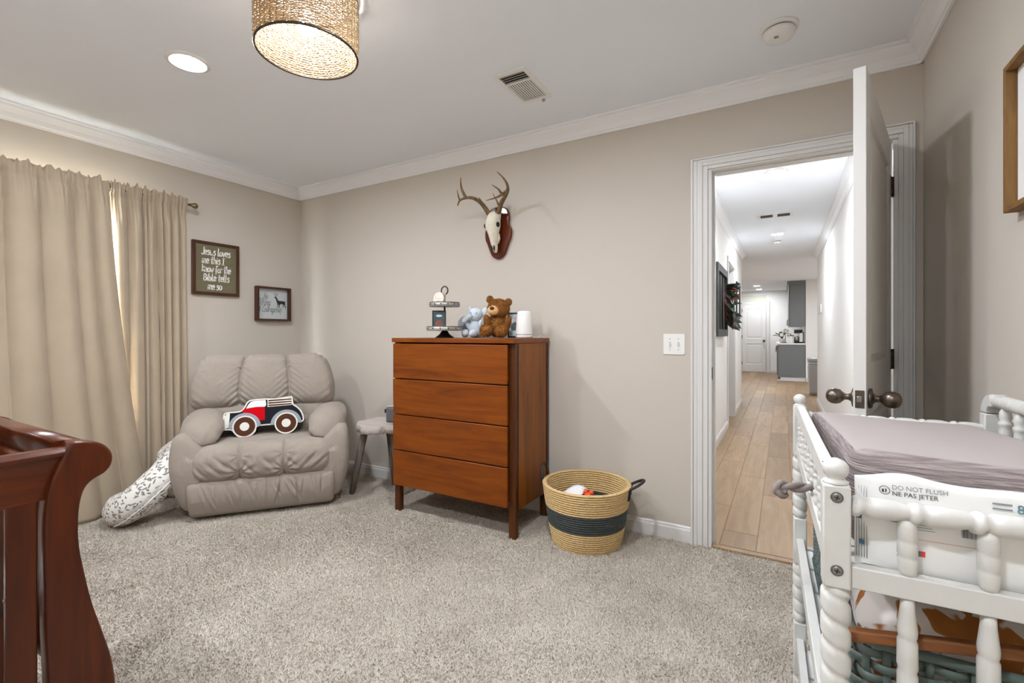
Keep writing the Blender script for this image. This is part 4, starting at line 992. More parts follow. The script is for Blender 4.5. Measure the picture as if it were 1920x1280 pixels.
# two tier galvanised tray
TR = (-1.888, 2.402, TZ); tr = thing('tiered_tray', 'two tier galvanised metal tray with black foot and ring handle', 'tray stand', TR)
MB().lathe([(.062, 0), (.060, .004), (.048, .012), (.032, .024), (.022, .040), (.016, .046)], 32).build('foot', 'black_metal', tr)
for z, r in ((.046, .114), (.200, .096)):
    MB().lathe([(.001, z), (r - .004, z), (r, z + .004), (r, z + .026), (r - .003, z + .026), (r - .004, z + .006), (.001, z + .005)], 40, caps=False).build('tier', 'galvanised', tr)
    for zz in (z + .002, z + .026): MB().tube([(r * math.cos(2 * PI * k / 48), r * math.sin(2 * PI * k / 48), zz) for k in range(48)], .0022, 6, closed=True).build('tier_rim', 'galv_dark', tr)
    for k in range(14):
        a = 2 * PI * k / 14 + .2; M = Matrix.Translation((r * math.cos(a), r * math.sin(a), z + .014)) @ Matrix.Rotation(a, 4, 'Z') @ Matrix.Rotation(PI / 2, 4, 'Y'); MB().lathe([(.0045, -.001), (.004, .0025), (.001, .003)], 8, M=M).build('rivet', 'lettering_dark', tr)
MB().lathe([(.006, .046), (.006, .275)], 10).build('pole', 'black_metal', tr)
MB().tube([(.026 * math.cos(a), 0, .305 + .026 * math.sin(a)) for a in np.linspace(-PI * .38, PI * 1.12, 22)] , .0042, 8).build('ring_handle', 'dark_bronze', tr)
dc = thing('wood_disc', 'round pale wooden disc with faint script leaning on the upper tray', 'plaque', (TR[0] - .022, TR[1] - .03, TZ + .206)); dc.rotation_euler = (-.10, 0, math.radians(-2))
MB().lathe([(.041, -.011), (.043, -.010), (.043, .010), (.041, .011)], 40, M=Matrix.Rotation(PI / 2, 4, 'X'), o=(0, 0, .043)).build('disc', 'disc_wood', dc)
MB().lathe([(.0434, -.0092), (.0437, 0), (.0434, .0092)], 40, M=Matrix.Rotation(PI / 2, 4, 'X'), o=(0, 0, .043), caps=False).build('bark_edge', 'disc_edge', dc)
lt = MB()
for sk in (catmull([(-.016, .066), (-.026, .060), (-.018, .052), (-.024, .044), (-.030, .046)], 5), [(-.022 + .044 * t_, .044 + .005 * math.sin(22 * t_) * (1 - t_)) for t_ in np.linspace(0, 1, 24)], [(-.016 + .034 * t_, .028 + .003 * math.sin(30 * t_)) for t_ in np.linspace(0, 1, 24)]):
    lt.tube([(a_, -.0112, b_) for a_, b_ in sk], .0007, 4)
lt.build('script_mark', 'disc_edge', dc)
def easel_photo(t, w, h, bars, lean):
    M = Matrix.Rotation(-lean, 4, 'X')
    bw = bars
    for x0, x1, z0, z1 in ((-w / 2, w / 2, 0, bw), (-w / 2, w / 2, h - bw, h), (-w / 2, -w / 2 + bw, bw, h - bw), (w / 2 - bw, w / 2, bw, h - bw)): MB().box(x0, x1, -.006, .006, z0, z1, M=M).build('frame_bar', 'lettering_dark', t, bevel=.001)
    return M
ph = thing('photo_block', 'small dark picture standing between the tray tiers', 'picture', (TR[0] - .005, TR[1] - .05, TZ + .052), math.radians(32)); M = easel_photo(ph, .086, .122, .006, .0)
MB().box(-.039, .039, -.003, .004, .006, .116, M=M).build('photo', 'photo_dark', ph)
m = MB(); m.prism([(-.02 + .024 * math.cos(k * .42) + .02, .036 + .027 * math.sin(k * .42)) for k in range(15)], lambda a, b: (a, -.0036, b), lambda a, b: (a, -.003, b)); m.build('photo_figure', 'photo_brown', ph)
m = MB(); m.prism([(-.0 + .02 * math.cos(k * .42), .088 + .008 * math.sin(k * .42)) for k in range(15)], lambda a, b: (a, -.0036, b), lambda a, b: (a, -.003, b)); m.build('photo_highlight', 'photo_pale', ph)
bf = thing('baby_photo', 'black framed baby photograph leaning behind the white lamp', 'picture', (-1.455, 2.580, TZ + .002), math.radians(28)); M = easel_photo(bf, .115, .160, .009, .17)
MB().box(-.05, .05, -.003, .004, .009, .151, M=M).build('photo', 'photo_pale', bf)
def blob(name, cx, cz, rx, rz, mat, d):
    m = MB(); m.prism([(cx + rx * math.cos(2 * PI * k / 18), cz + rz * math.sin(2 * PI * k / 18)) for k in range(18)], lambda a, b: M @ Vector((a, -.0034 - d, b)), lambda a, b: M @ Vector((a, -.003, b))); m.build(name, mat, bf)
blob('photo_blanket', -.002, .062, .036, .040, 'photo_dark', .0002); blob('photo_wrap', .0, .03, .040, .017, 'photo_pale', .0006); blob('photo_face', .010, .116, .024, .027, 'skin_tone', .0008)
MB().box(-.01, .01, .004, .008, .0, .12, M=Matrix.Translation((0, .05, 0)) @ Matrix.Rotation(.25, 4, 'X')).build('easel_leg', 'lettering_dark', bf)
wl = thing('white_lamp', 'plain white tapered bedside sound machine at the dresser edge', 'night light', (-1.358, 2.500, TZ))
MB().lathe([(.044, 0), (.051, .004), (.0525, .012), (.046, .12), (.042, .152), (.038, .160), (.028, .164), (.001, .165)], 36).build('housing', 'white_plastic', wl)
MB().lathe([(.0528, .020), (.0530, .022), (.0526, .024)], 36, caps=False).build('seam', 'galvanised', wl)
MB().tube(catmull([(.045, .03, .006), (.075, .045, .004), (.072, .075, .012), (.085, .11, .003), (.075, .165, .003)], 5), .002, 6).build('cord', 'white_plastic', wl)

# ------------------------------------------------------------------ changing table (spool turned, white)
CX0, CX1, CY0, CY1, PH = .068, .500, .850, 1.700, .0175
CB = Vector((.2775, 1.275, 0)); ct = thing('changing_table', 'white spool turned changing table against the right wall', 'changing table', CB)
def spiral(mb, p0, p1, r, pitch, n=18, depth=.22, per=14):
    p0, p1 = Vector(p0), Vector(p1); L = (p1 - p0).length; ax = (p1 - p0).normalized(); ref = Vector((0, 1, 0)) if abs(ax.y) < .9 else Vector((1, 0, 0)); u = ax.cross(ref).normalized(); w_ = ax.cross(u)
    NZ = max(8, int(L / pitch * per)); vs = []
    for i in range(NZ + 1):
        z = L * i / NZ; e = min(1, min(z, L - z) / .012)
        for k in range(n):
            a = 2 * PI * k / n; ph = (a / (2 * PI) + z / pitch) % 1.0
            g = math.exp(-((min(ph, 1 - ph)) / .13) ** 2); rr = r * (.72 + .28 * e) * (1 - depth * g * e)
            vs.append(p0 + ax * z + (u * math.cos(a) + w_ * math.sin(a)) * rr)
    fs = [(i * n + k, i * n + (k + 1) % n, (i + 1) * n + (k + 1) % n, (i + 1) * n + k) for i in range(NZ) for k in range(n)] + [tuple(range(n))[::-1], tuple(NZ * n + k for k in range(n))]
    mb.add(vs, fs, True)
def spool(mb, p0, p1, prof, n=16, slant=0.0):
    """prof: (t along 0..1, radius)"""
    p0, p1 = Vector(p0), Vector(p1); ax = p1 - p0; an = ax.normalized(); ref = Vector((0, 0, 1)) if abs(an.z) < .9 else Vector((1, 0, 0)); u = an.cross(ref).normalized(); w_ = an.cross(u)
    vs = [p0 + ax * t_ + an * slant * math.cos(2 * PI * k / n + .8) + (u * math.cos(2 * PI * k / n) + w_ * math.sin(2 * PI * k / n)) * r for t_, r in prof for k in range(n)]
    m_ = len(prof); fs = [(i * n + k, i * n + (k + 1) % n, (i + 1) * n + (k + 1) % n, (i + 1) * n + k) for i in range(m_ - 1) for k in range(n)] + [tuple(range(n))[::-1], tuple((m_ - 1) * n + k for k in range(n))]
    mb.add(vs, fs, True)
def beads(count, r_hi, r_lo, r_bead):
    pr = [(0, r_lo)]
    for i in range(count):
        a = i / count; s_ = 1 / count
        pr += [(a + .02 * s_, r_lo), (a + .05 * s_, r_bead * .95), (a + .10 * s_, r_bead), (a + .16 * s_, r_bead), (a + .22 * s_, r_lo * 1.02), (a + .30 * s_, r_hi * .93), (a + .5 * s_, r_hi), (a + .75 * s_, r_hi * .97), (a + .97 * s_, r_lo * 1.03)]
    return pr + [(1, r_lo)]
for x, y in ((CX0, CY0), (CX0, CY1), (CX1, CY1), (CX1, CY0)):
    back = x > .3; top = .935 if back else .923
    pt = thing('post', None, None); pt.parent = ct
    for z0, z1 in ((.772, top), (.44, .58), (.10, .26)): MB().box(x - PH, x + PH, y - PH, y + PH, z0, z1).build('post_block', 'spool_white', pt, bevel=.003, loc=-CB)
    for z0, z1, r0, p0 in ((.578, .774, .0195, .038), (.258, .442, .0195, .038), (.0, .102, .0185, .05)):
        m = MB(); spiral(m, (x, y, z0), (x, y, z1), r0, p0); m.build('turned_shaft', 'spool_white', pt, loc=-CB)
    if not back:
        MB().lathe([(.0165, 0), (.0170, .003), (.0125, .006), (.0105, .008), (.0150, .013), (.0172, .020), (.0165, .027), (.012, .033), (.004, .0365), (.001, .0368)], 20, o=(x, y, top)).build('finial', 'spool_white', pt, loc=-CB)
    if y == CY0 and not back:
        for z in (.906, .799):
            sc_ = MB().lathe([(.0066, 0), (.0064, .0012), (.0046, .002), (.001, .0022)], 18, M=Matrix.Rotation(PI / 2, 4, 'X'), o=(x, y - PH, z)).build('screw', 'steel', pt, loc=-CB)
            for a in (.3, .3 + PI / 2): MB().box(-.0036, .0036, -.0004, .0004, -.0007, .0007, M=Matrix.Translation((x, y - PH - .0023, z)) @ Matrix.Rotation(a, 4, 'Y')).build('screw_cross', 'dark_bronze', pt, loc=-CB)
            MB().tube([(x + .0074 * math.cos(2 * PI * k / 20), y - PH - .0002, z + .0074 * math.sin(2 * PI * k / 20)) for k in range(20)], .0009, 5, closed=True).build('screw_hole', 'galv_dark', pt, loc=-CB)
def part(mb, name, **k): return mb.build(name, 'spool_white', ct, loc=-CB, **k)
# end rails
for y in (CY0, CY1):
    m = MB(); spool(m, (CX0 + PH, y, .893), (CX1 - PH, y, .893), beads(6, .0150, .0105, .0152), 18, .0035); part(m, 'spool_rail')
    part(MB().box(CX0 + PH, CX1 - PH, y - .010, y + .010, .774, .806), 'end_rail', bevel=.002)
    for z0, z1 in ((.44, .49), (.12, .17)): part(MB().box(CX0 + PH, CX1 - PH, y - .010, y + .010, z0, z1), 'end_rail', bevel=.002)
    for x in (.152, .236, .320, .404):
        m = MB(); spool(m, (x, y, .884), (x, y, .804), [(0, .0095), (.12, .0112), (.34, .0118), (.37, .0105), (.40, .0118), (.62, .0118), (.65, .0105), (.68, .0118), (.9, .0108), (1, .0085)], 14, .001); part(m, 'spindle')
        m = MB(); spool(m, (x, y, .774), (x, y, .49), [(0, .008), (.05, .0085), (.16, .0118), (.19, .0112), (.20, .010), (.215, .0118), (.34, .0122), (.36, .0105), (.38, .012), (.52, .0122), (.54, .0105), (.56, .012), (.70, .0118), (.72, .010), (.74, .0115), (.88, .0112), (1, .008)], 14, .001); part(m, 'spindle')
# left long side
part(MB().box(CX0 - .010, CX0 + .010, CY0 + PH, CY1 - PH, .893, .929), 'side_rail', bevel=.002)
part(MB().box(CX0 - .010, CX0 + .010, CY0 + PH, CY1 - PH, .772, .808), 'side_rail', bevel=.002)
SP = [(0, .007), (.1, .0095), (.22, .0098), (.25, .0075), (.28, .0102), (.34, .0102), (.37, .0075), (.42, .0095), (.58, .0098), (.62, .0075), (.66, .0102), (.72, .0102), (.75, .0075), (.80, .0095), (.92, .0092), (1, .007)]
for k in range(9):
    m = MB(); y = CY0 + .075 + k * .0875; spool(m, (CX0, y, .894), (CX0, y, .807), SP, 12); part(m, 'spindle')
for z0, z1 in ((.48, .52), (.175, .215)):
    for x in (CX0, CX1): part(MB().box(x - .010, x + .010, CY0 + PH, CY1 - PH, z0, z1), 'side_rail', bevel=.002)
    for k in range(6): part(MB().box(CX0 + .012, CX1 - .012, CY0 + .03 + k * .134, CY0 + .03 + k * .134 + .12, z0 + .004, z0 + .012), 'shelf_slat', bevel=.0015)
MB().box(CX0 - .008, CX0 + .006, .935, .955, .9288, .9296).build('tape_patch', 'olive_board', ct, loc=-CB)
# deck
for k in range(9): part(MB().box(CX0 + .012, CX1 - .012, CY0 + .014 + k * .0915, CY0 + .014 + k * .0915 + .082, .785, .796), 'deck_slat', bevel=.0015)
# raised back gallery on the wall side: elbow, rail, spindles
gl = []
for a in np.linspace(0, PI / 2, 9): gl.append((CX1, CY1 - .052 + .052 * math.cos(a), .935 + .048 * math.sin(a)))
m = MB(); n = 8
sec = [(-.0165, -.0165), (.0165, -.0165), (.0165, .0165), (-.0165, .0165)]
vs = []
for a in np.linspace(0, PI / 2, 9):
    for sx, sr in sec: vs.append((CX1 + sx, CY1 - .048 + (.048 + sr) * math.cos(a), .937 + (.036 + sr) * math.sin(a)))
fs = [(i * 4 + k, i * 4 + (k + 1) % 4, (i + 1) * 4 + (k + 1) % 4, (i + 1) * 4 + k) for i in range(8) for k in range(4)] + [(3, 2, 1, 0), (32, 33, 34, 35)]
m.add(vs, fs); part(m, 'gallery_elbow', bevel=.004)
m = MB(); spool(m, (CX1, CY1 - .046, .973), (CX1, CY0 + .046, .973), beads(16, .0168, .0150, .0172), 18); part(m, 'gallery_rail')
m = MB(); vs = []
for a in np.linspace(0, PI / 2, 9):
    for sx, sr in sec: vs.append((CX1 + sx, CY0 + .048 - (.048 + sr) * math.cos(a), .937 + (.036 + sr) * math.sin(a)))
m.add(vs, fs); part(m, 'gallery_elbow', bevel=.004)
GP = [(0, .006), (.08, .0115), (.16, .0125), (.2, .0095), (.23, .0135), (.27, .0135), (.30, .0105), (.35, .0125), (.46, .013), (.5, .0105), (.53, .0138), (.57, .0138), (.6, .0105), (.65, .0125), (.75, .013), (.79, .0105), (.82, .0138), (.86, .0138), (.89, .0105), (1, .0115)]
for k in range(9):
    m = MB(); y = CY1 - .088 - k * .080; spool(m, (CX1, y, .962), (CX1, y, .80), GP, 14); part(m, 'spindle')
part(MB().box(CX1 - .010, CX1 + .010, CY0 + PH, CY1 - PH, .772, .808), 'side_rail', bevel=.002)

# changing pad
def pad_top(x, y, z):
    yy = (y + .378) / .756
    side = .006 * (abs(x) / .18) ** 2 - .004
    k = max(0, z / .07)
    z2 = z + k * (.012 - .042 * yy ** 1.2 + side + .004 * math.sin(9 * x + 3))
    y2 = y - (.008 * math.sin(40 * z + 9 * x) * .4 if y < -.3 else 0)
    return (x + (.004 * math.sin(60 * z) if abs(x) > .15 else 0), y2, z2)
pd = thing('changing_pad', 'mauve grey muslin covered changing pad on the white table', 'changing pad', (.276, 1.292, .797))
m = MB(); vs, fs = rbox((.183, .376, .073), .032, (26, 44, 12), (0, 0, .073), pad_top)
m.add(vs, fs, True)
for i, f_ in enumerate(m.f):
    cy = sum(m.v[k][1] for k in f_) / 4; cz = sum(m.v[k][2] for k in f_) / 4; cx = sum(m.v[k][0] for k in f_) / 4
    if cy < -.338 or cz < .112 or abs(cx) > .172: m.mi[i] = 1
m.build('pad_cover', ['pad_muslin', 'pad_crinkle'], pd)
MB().tube([(-.150, -.3765, .004 + .12 * t_) for t_ in np.linspace(0, 1, 8)], .0012, 5).build('side_seam', 'pad_muslin', pd)
MB().tube([(-.155 + .33 * t_, -.372 - .002 * math.sin(5 * t_), .137 - .03 * t_ + .006 * math.sin(7 * t_)) for t_ in np.linspace(0, 1, 20)], .0016, 5).build('edge_seam', 'pad_muslin', pd)
sp_ = MB(); pth = catmull([(.090, 1.190, .815), (.060, 1.172, .822), (.030, 1.152, .823), (.005, 1.140, .828), (-.006, 1.137, .820), (.002, 1.136, .811), (.014, 1.140, .812)], 6)
for ph_ in (0, PI):
    q = []
    for i, p in enumerate(pth):
        a = i * .42 + ph_; q.append((p[0], p[1] + .005 * math.cos(a), p[2] + .005 * math.sin(a)))
    sp_.tube(q, [.0062] * len(q), 8)
tag(sp_.build('twisted_strap', 'strap_cloth'), 'twisted grey cloth strap sticking out past the changing table side rail', 'strap')

# wipes pack
WP = Vector((.256, .887, .7975)); wp = thing('wipes_pack', 'white plastic pack of wipes standing behind the spool rail', 'wipes pack', WP); wp.rotation_euler = (-.02, 0, .02)
HWp, HTp, HHp = .160, .0175, .0655
def pk_t(x):
    e = max(0, (abs(x) - .115) / .045); return max(.05, 1 - e ** 1.2)
def pack_y(x, z):
    zz = (z - HHp) / HHp; return -HTp * pk_t(x) * max(1e-6, (1 - zz * zz)) ** .11
def pk_edge(x): return .004 * math.exp(-((x + .1) / .03) ** 2) - .003 * math.sin(14 * x) + .002 * math.sin(47 * x)
def packfn(u, v):
    x = -HWp + 2 * HWp * u; a = v * 2 * PI; zz = math.cos(a); yy = math.sin(a)
    z = HHp + HHp * zz; zt = z * (1 + (pk_edge(x) / (2 * HHp))) if zz > 0 else z
    y = HTp * pk_t(x) * (abs(yy) ** .22) * (1 if yy > 0 else -1)
    y += .0018 * math.sin(80 * x + 50 * z) * max(0, (abs(x) - .07) / .08)
    return (x, y, zt)
m = MB(); m.grid(packfn, 70, 41); m.build('film', 'pack_film', wp)
def on_pack(x, z, d=.0022): return (x, pack_y(x, z) - d, z)
def text_pts(s, size):
    cu = bpy.data.curves.new('t', 'FONT'); cu.body = s; cu.size = size; cu.resolution_u = 3; ob = bpy.data.objects.new('t', cu); col.objects.link(ob)
    dg = bpy.context.evaluated_depsgraph_get(); me = bpy.data.meshes.new_from_object(ob.evaluated_get(dg)); vs = [tuple(v.co) for v in me.vertices]; fs = [tuple(p.vertices) for p in me.polygons]
    bpy.data.objects.remove(ob); bpy.data.curves.remove(cu); bpy.data.meshes.remove(me); return vs, fs
def print_text(s, x, z, size, mat, name='print'):
    vs, fs = text_pts(s, size); m = MB(); m.add([on_pack(x + a, z + b) for a, b, _ in vs], fs); m.build(name, mat, wp, fixn=False)
x0 = .138 - WP.x
print_text('DO NOT FLUSH', x0, .1205, .0088, 'grey_print', 'print_words'); print_text('NE PAS JETER', x0, .1118, .0088, 'lettering_dark', 'print_words')
print_text('84', .270 - WP.x, .1080, .0165, 'teal_print', 'print_number')
m = MB(); 
for k in range(24):
    a, b = 2 * PI * k / 24, 2 * PI * (k + 1) / 24
    m.add([on_pack(x0 - .008 + r * math.cos(q), .1175 + r * math.sin(q)) for r, q in ((.0062, a), (.0062, b), (.0054, b), (.0054, a))], [(0, 1, 2, 3)])
m.add([on_pack(x0 - .008 + a, .1175 + b) for a, b in ((-.003, -.003), (-.0005, -.003), (-.001, .002), (-.003, .001))], [(0, 1, 2, 3)]); m.add([on_pack(x0 - .008 + a, .1175 + b) for a, b in ((.0005, -.003), (.002, -.0025), (.0022, .002), (.001, .003))], [(0, 1, 2, 3)])
m.build('print_symbol', 'lettering_dark', wp, fixn=False)
m = MB(); x = .214 - WP.x
while x < .246 - WP.x:
    w_ = random.choice((.0004, .0006, .001)); m.add([on_pack(x, .066), on_pack(x + w_, .066), on_pack(x + w_, .078), on_pack(x, .078)], [(0, 1, 2, 3)]); x += w_ + random.choice((.0004, .0006, .0009))
m.build('print_barcode', 'lettering_dark', wp, fixn=False)
def quad(name, mat, x0, x1, z0, z1, d=.0021):
    m = MB(); N = 6
    vs = [on_pack(x0 + (x1 - x0) * i / N, z, d) for z in (z0, z1) for i in range(N + 1)]; m.add(vs, [(i, i + 1, N + 2 + i, N + 1 + i) for i in range(N)]); m.build(name, mat, wp, fixn=False)
for k in range(5): quad('print_line', 'teal_print', .135 - WP.x, .150 - WP.x - .002 * (k % 2), .088 - k * .0035, .0892 - k * .0035)
for k in range(6): quad('print_line', 'grey_print', .166 - WP.x, .180 - WP.x + .003 * (k % 3), .085 - k * .0035, .0858 - k * .0035)
quad('print_patch', 'teal_print', .158 - WP.x, .170 - WP.x, .030, .038); quad('print_patch', 'coral_print', .170 - WP.x, .175 - WP.x, .030, .038)
quad('print_patch', 'blue_print', .0975 - WP.x, .104 - WP.x, .068, .078); quad('print_patch', 'blue_print', .101 - WP.x, .107 - WP.x, .030, .037)
for k in range(2): quad('print_line', 'grey_print', .246 - WP.x, .266 - WP.x, .1105 + k * .0065, .1125 + k * .0065)
quad('print_line', 'pink_toy', .158 - WP.x, .23 - WP.x, .0535, .0542)
def flap(name, mat, x0, x1, h, y): 
    m = MB(); m.grid(lambda u, v: (x0 + (x1 - x0) * u, y + .004 * v, .118 + (h * math.sin(PI * u) + .004) * v), 10, 4); m.build(name, mat, wp, solid=.0006)
flap('seal_flap', 'teal_print', .118 - WP.x, .168 - WP.x, .016, .010); flap('seal_band', 'green_print', .134 - WP.x, .160 - WP.x, .012, .0075)
for k in range(5): m = MB().tube([on_pack(-.158 + .003 * k, z_, .0006) for z_ in np.linspace(.01, .118, 8)], .0006, 4); m.build('crimp', 'galvanised', wp)

# woven basket with blankets on the middle shelf
WB = Vector((.277, 1.272, .4925)); wb = thing('woven_bin', 'grey green woven plastic basket on the middle shelf of the changing table', 'basket', WB)
hx, hy, rc_ = .178, .366, .04
def rr_path(n, dx, off=0):
    """rounded rectangle perimeter points with outward normals"""
    out = []; segs = []
    a, b = hx + dx, hy + dx; r = rc_ + dx
    def P(s):
        L = [2 * (a - r), PI * r / 2, 2 * (b - r), PI * r / 2] * 2; tot = sum(L); s = s % 1 * tot; cs = [(a - r, b - r), (-(a - r), b - r), (-(a - r), -(b - r)), (a - r, -(b - r))]
        for k in range(8):
            if s <= L[k] or k == 7:
                q = k // 2
                if k % 2 == 0:
                    t_ = s; base = [((a - r), b), (-a, (b - r)), (-(a - r), -b), (a, -(b - r))][0]
                    ed = [((-(a - r), -b), (1, 0), (0, -1)), ((a, -(b - r)), (0, 1), (1, 0)), (((a - r), b), (-1, 0), (0, 1)), ((-a, (b - r)), (0, -1), (-1, 0))]
                    # lengths alternate between long and short sides
                    p, d, nrm = ed[q]; return (p[0] + d[0] * t_, p[1] + d[1] * t_), nrm
                else:
                    an = s / r; c_ = [((a - r), -(b - r)), ((a - r), (b - r)), (-(a - r), (b - r)), (-(a - r), -(b - r))][q]; a0 = [-PI / 2, 0, PI / 2, PI][q]; nn = (math.cos(a0 + an), math.sin(a0 + an)); return (c_[0] + r * nn[0], c_[1] + r * nn[1]), nn
            s -= L[k]
    return [P((i + off) / n) for i in range(n)]
NP = 84
pathp = rr_path(NP * 4, 0)
for j in range(8):
    z = .022 + j * .0195; pts = []
    for i, (p, nr) in enumerate(pathp):
        o_ = .0036 * math.cos(2 * PI * (i / 8.0) + PI * (j % 2)); pts.append((p[0] + nr[0] * o_, p[1] + nr[1] * o_, z))
    m = MB(); vs = []
    for q in pts: vs += [(q[0], q[1], q[2] - .0062), (q[0], q[1], q[2] + .0062)]
    N = len(pts); m.add(vs, [(2 * i, 2 * ((i + 1) % N), 2 * ((i + 1) % N) + 1, 2 * i + 1) for i in range(N)], True); m.build('weave_strip', 'weave_green', wb, solid=.0022)
for i in range(NP):
    p, nr = pathp[i * 4 % len(pathp)]; tx, ty = -nr[1], nr[0]; m = MB(); vs = []
    for z in np.linspace(.004, .170, 18):
        jz = (z - .022) / .0195; o_ = -.0036 * math.cos(PI * (i % 2) + PI * jz) ; vs += [(p[0] + nr[0] * o_ - tx * .0050, p[1] + nr[1] * o_ - ty * .0050, z), (p[0] + nr[0] * o_ + tx * .0050, p[1] + nr[1] * o_ + ty * .0050, z)]
    m.add(vs, [(2 * k, 2 * k + 1, 2 * k + 3, 2 * k + 2) for k in range(17)], True); m.build('weave_upright', 'weave_green', wb, solid=.0020)
for z, r in ((.176, .0075), (.006, .005)): MB().tube([(p[0], p[1], z) for p, nr in rr_path(120, .002)], r, 8, closed=True).build('bin_rim', 'weave_green', wb)
MB().box(-hx + .01, hx - .01, -hy + .01, hy - .01, .001, .006).build('bin_base', 'weave_green', wb)
def lump(x, y, z): return (x + .008 * math.sin(25 * z + 14 * y), y + .008 * math.sin(20 * x + 9 * z), z + (.018 * math.sin(17 * x + 2) * math.cos(13 * y) + .012 * math.sin(31 * x + 11 * y) if z > 0 else 0))
m = MB(); vs, fs = rbox((.150, .155, .105), .055, (30, 30, 16), (0, 0, .105), lump); m.add(vs, fs, True)
tag(m.build('cow_blanket', 'cow_blanket', loc=(WB.x - .018, WB.y - .185, WB.z + .008)), 'white blanket with brown cow patches heaped in the woven basket', 'blanket')
m = MB(); vs, fs = rbox((.145, .15, .09), .05, (24, 24, 12), (0, 0, .09), lump); m.add(vs, fs, True)
tag(m.build('dark_blanket', 'dark_cloth', loc=(WB.x, WB.y + .16, WB.z + .008)), 'dark folded cloth at the far end of the woven basket', 'blanket')
br_ = MB(); a_ = Vector((.088, .881, .677)); b_ = Vector((.470, .912, .722)); d_ = (b_ - a_).normalized(); MM = Matrix.Translation(a_) @ Matrix.Rotation(math.atan2(d_.y, d_.x), 4, 'Z') @ Matrix.Rotation(-math.asin(d_.z), 4, 'Y')
br_.box(0, (b_ - a_).length, -.008, .008, .0, .017, M=MM); tag(br_.build('wooden_bar', 'bar_wood', bevel=.003), 'brown wooden bar lying across the woven basket', 'wooden bar')
def bin_(name, label, mat, y0, y1, z0, z1, x0=.092, x1=.44):
    c_ = Vector(((x0 + x1) / 2, (y0 + y1) / 2, z0)); t = thing(name, label, 'bin', c_); a, b, h = (x1 - x0) / 2, (y1 - y0) / 2, z1 - z0; m = MB()
    for s_, z in ((.9, 0), (1.0, h)): pass
    o_ = [(-1, -1), (1, -1), (1, 1), (-1, 1)]; vs = [(q[0] * a * .92, q[1] * b * .92, 0) for q in o_] + [(q[0] * a, q[1] * b, h) for q in o_] + [(q[0] * (a - .004), q[1] * (b - .004), h) for q in o_] + [(q[0] * (a * .92 - .004), q[1] * (b * .92 - .004), .004) for q in o_]
    fs = [(3, 2, 1, 0), (12, 13, 14, 15)] + [(i + k, i + (k + 1) % 4, i + 4 + (k + 1) % 4, i + 4 + k) for i in (0, 4, 8) for k in range(4)]
    m.add(vs, fs); m.build('bin_body', mat, t, bevel=.003)
    rm = MB(); 
    for q in range(4): p, r = o_[q], o_[(q + 1) % 4]; rm.tube([(p[0] * a, p[1] * b, h), (r[0] * a, r[1] * b, h)], .006, 8)
    rm.build('bin_rim', mat, t)
    for k in range(9):
        y = -b * .85 + k * b * 1.7 / 8; MB().box(-a - .0008, -a + .002, y - .006, y + .006, h - .028, h - .016).build('bin_hole', 'dark_gap', t)
bin_('beige_bin', 'beige plastic bin on the bottom shelf of the changing table', 'beige_plastic', .885, 1.27, .1875, .43)
bin_('grey_bin', 'dark grey plastic bin on the bottom shelf of the changing table', 'grey_bin', 1.285, 1.66, .1875, .415)

RT = Matrix.Translation((CX0, CY0, 0)) @ Matrix.Rotation(math.radians(1.55), 4, 'Z') @ Matrix.Translation((-CX0, -CY0, 0))
for nm in ('changing_table', 'changing_pad', 'twisted_strap', 'wipes_pack', 'woven_bin', 'cow_blanket', 'dark_blanket', 'wooden_bar', 'beige_bin', 'grey_bin'):
    o = bpy.data.objects[nm]; o.matrix_world = RT @ o.matrix_basis
# ------------------------------------------------------------------ sleigh crib
CF = -1.45; cb = thing('crib', 'dark cherry wood sleigh crib with curled footboard', 'crib', (CF - .36, -.25, 0)); CO = -Vector((CF - .36, -.25, 0))
def yz(px_, py_):
    u = (px_ - 960) / 880.; d = _fw + u * _rt; t_ = CF / d[0]; return (d[1] * t_, CAM_H + (626 - py_) / 880. * t_)
OE = [(135, 828), (160, 827), (185, 829), (203, 838), (212, 853), (209, 872), (196, 887), (176, 899), (160, 916), (151, 945), (148, 985), (150, 1025), (159, 1070), (174, 1130), (196, 1190), (211, 1235), (218, 1280)]
IE = [(92, 1280), (88, 1200), (86, 1100), (84, 1000), (87, 950), (95, 908), (112, 870)]
oe = [yz(*p) for p in OE]; ie = [yz(*p) for p in IE]
prof = catmull(oe, 3) + [(oe[-1][0] + .006, .22), (oe[-1][0] + .004, .08), (oe[-1][0] - .01, 0), (ie[0][0] + .01, 0), (ie[0][0], .1)] + catmull(ie, 3)
for x0, x1 in ((CF - .05, CF), (CF - .74, CF - .69)):
    pm_ = MB().prism(prof, lambda a, b: (x0, a, b), lambda a, b: (x1, a, b), smooth=True).build('footboard_post', 'crib_wood', cb, bevel=.006, seg=3, loc=CO)
# curled top roll and S curved panel between the posts
sc_c = yz(178, 858)
m = MB(); m.prism(catmull([yz(p, q) for p, q in ((118, 832), (140, 829), (165, 829), (185, 832), (200, 842), (207, 856), (202, 872), (190, 882), (172, 890), (155, 895), (140, 885), (125, 862), (118, 845), (118, 832))], 3)[:-1], lambda a, b: (CF - .69, a, b), lambda a, b: (CF - .05, a, b), smooth=True); m.build('footboard_roll', 'crib_rail_wood', cb, loc=CO)
mid = [((a[0] * .5 + b[0] * .5), z) for a, b, z in ((yz(150, 895), yz(120, 895), yz(140, 880)[1]), (yz(150, 950), yz(100, 950), yz(120, 950)[1]), (yz(150, 1025), yz(100, 1025), yz(120, 1025)[1]), (yz(160, 1130), yz(100, 1130), yz(120, 1130)[1]), (yz(175, 1280), yz(105, 1280), yz(130, 1280)[1]))] 
mid = catmull(mid, 4); pn = [(a - .011, b) for a, b in mid] + [(a + .011, b) for a, b in mid[::-1]]
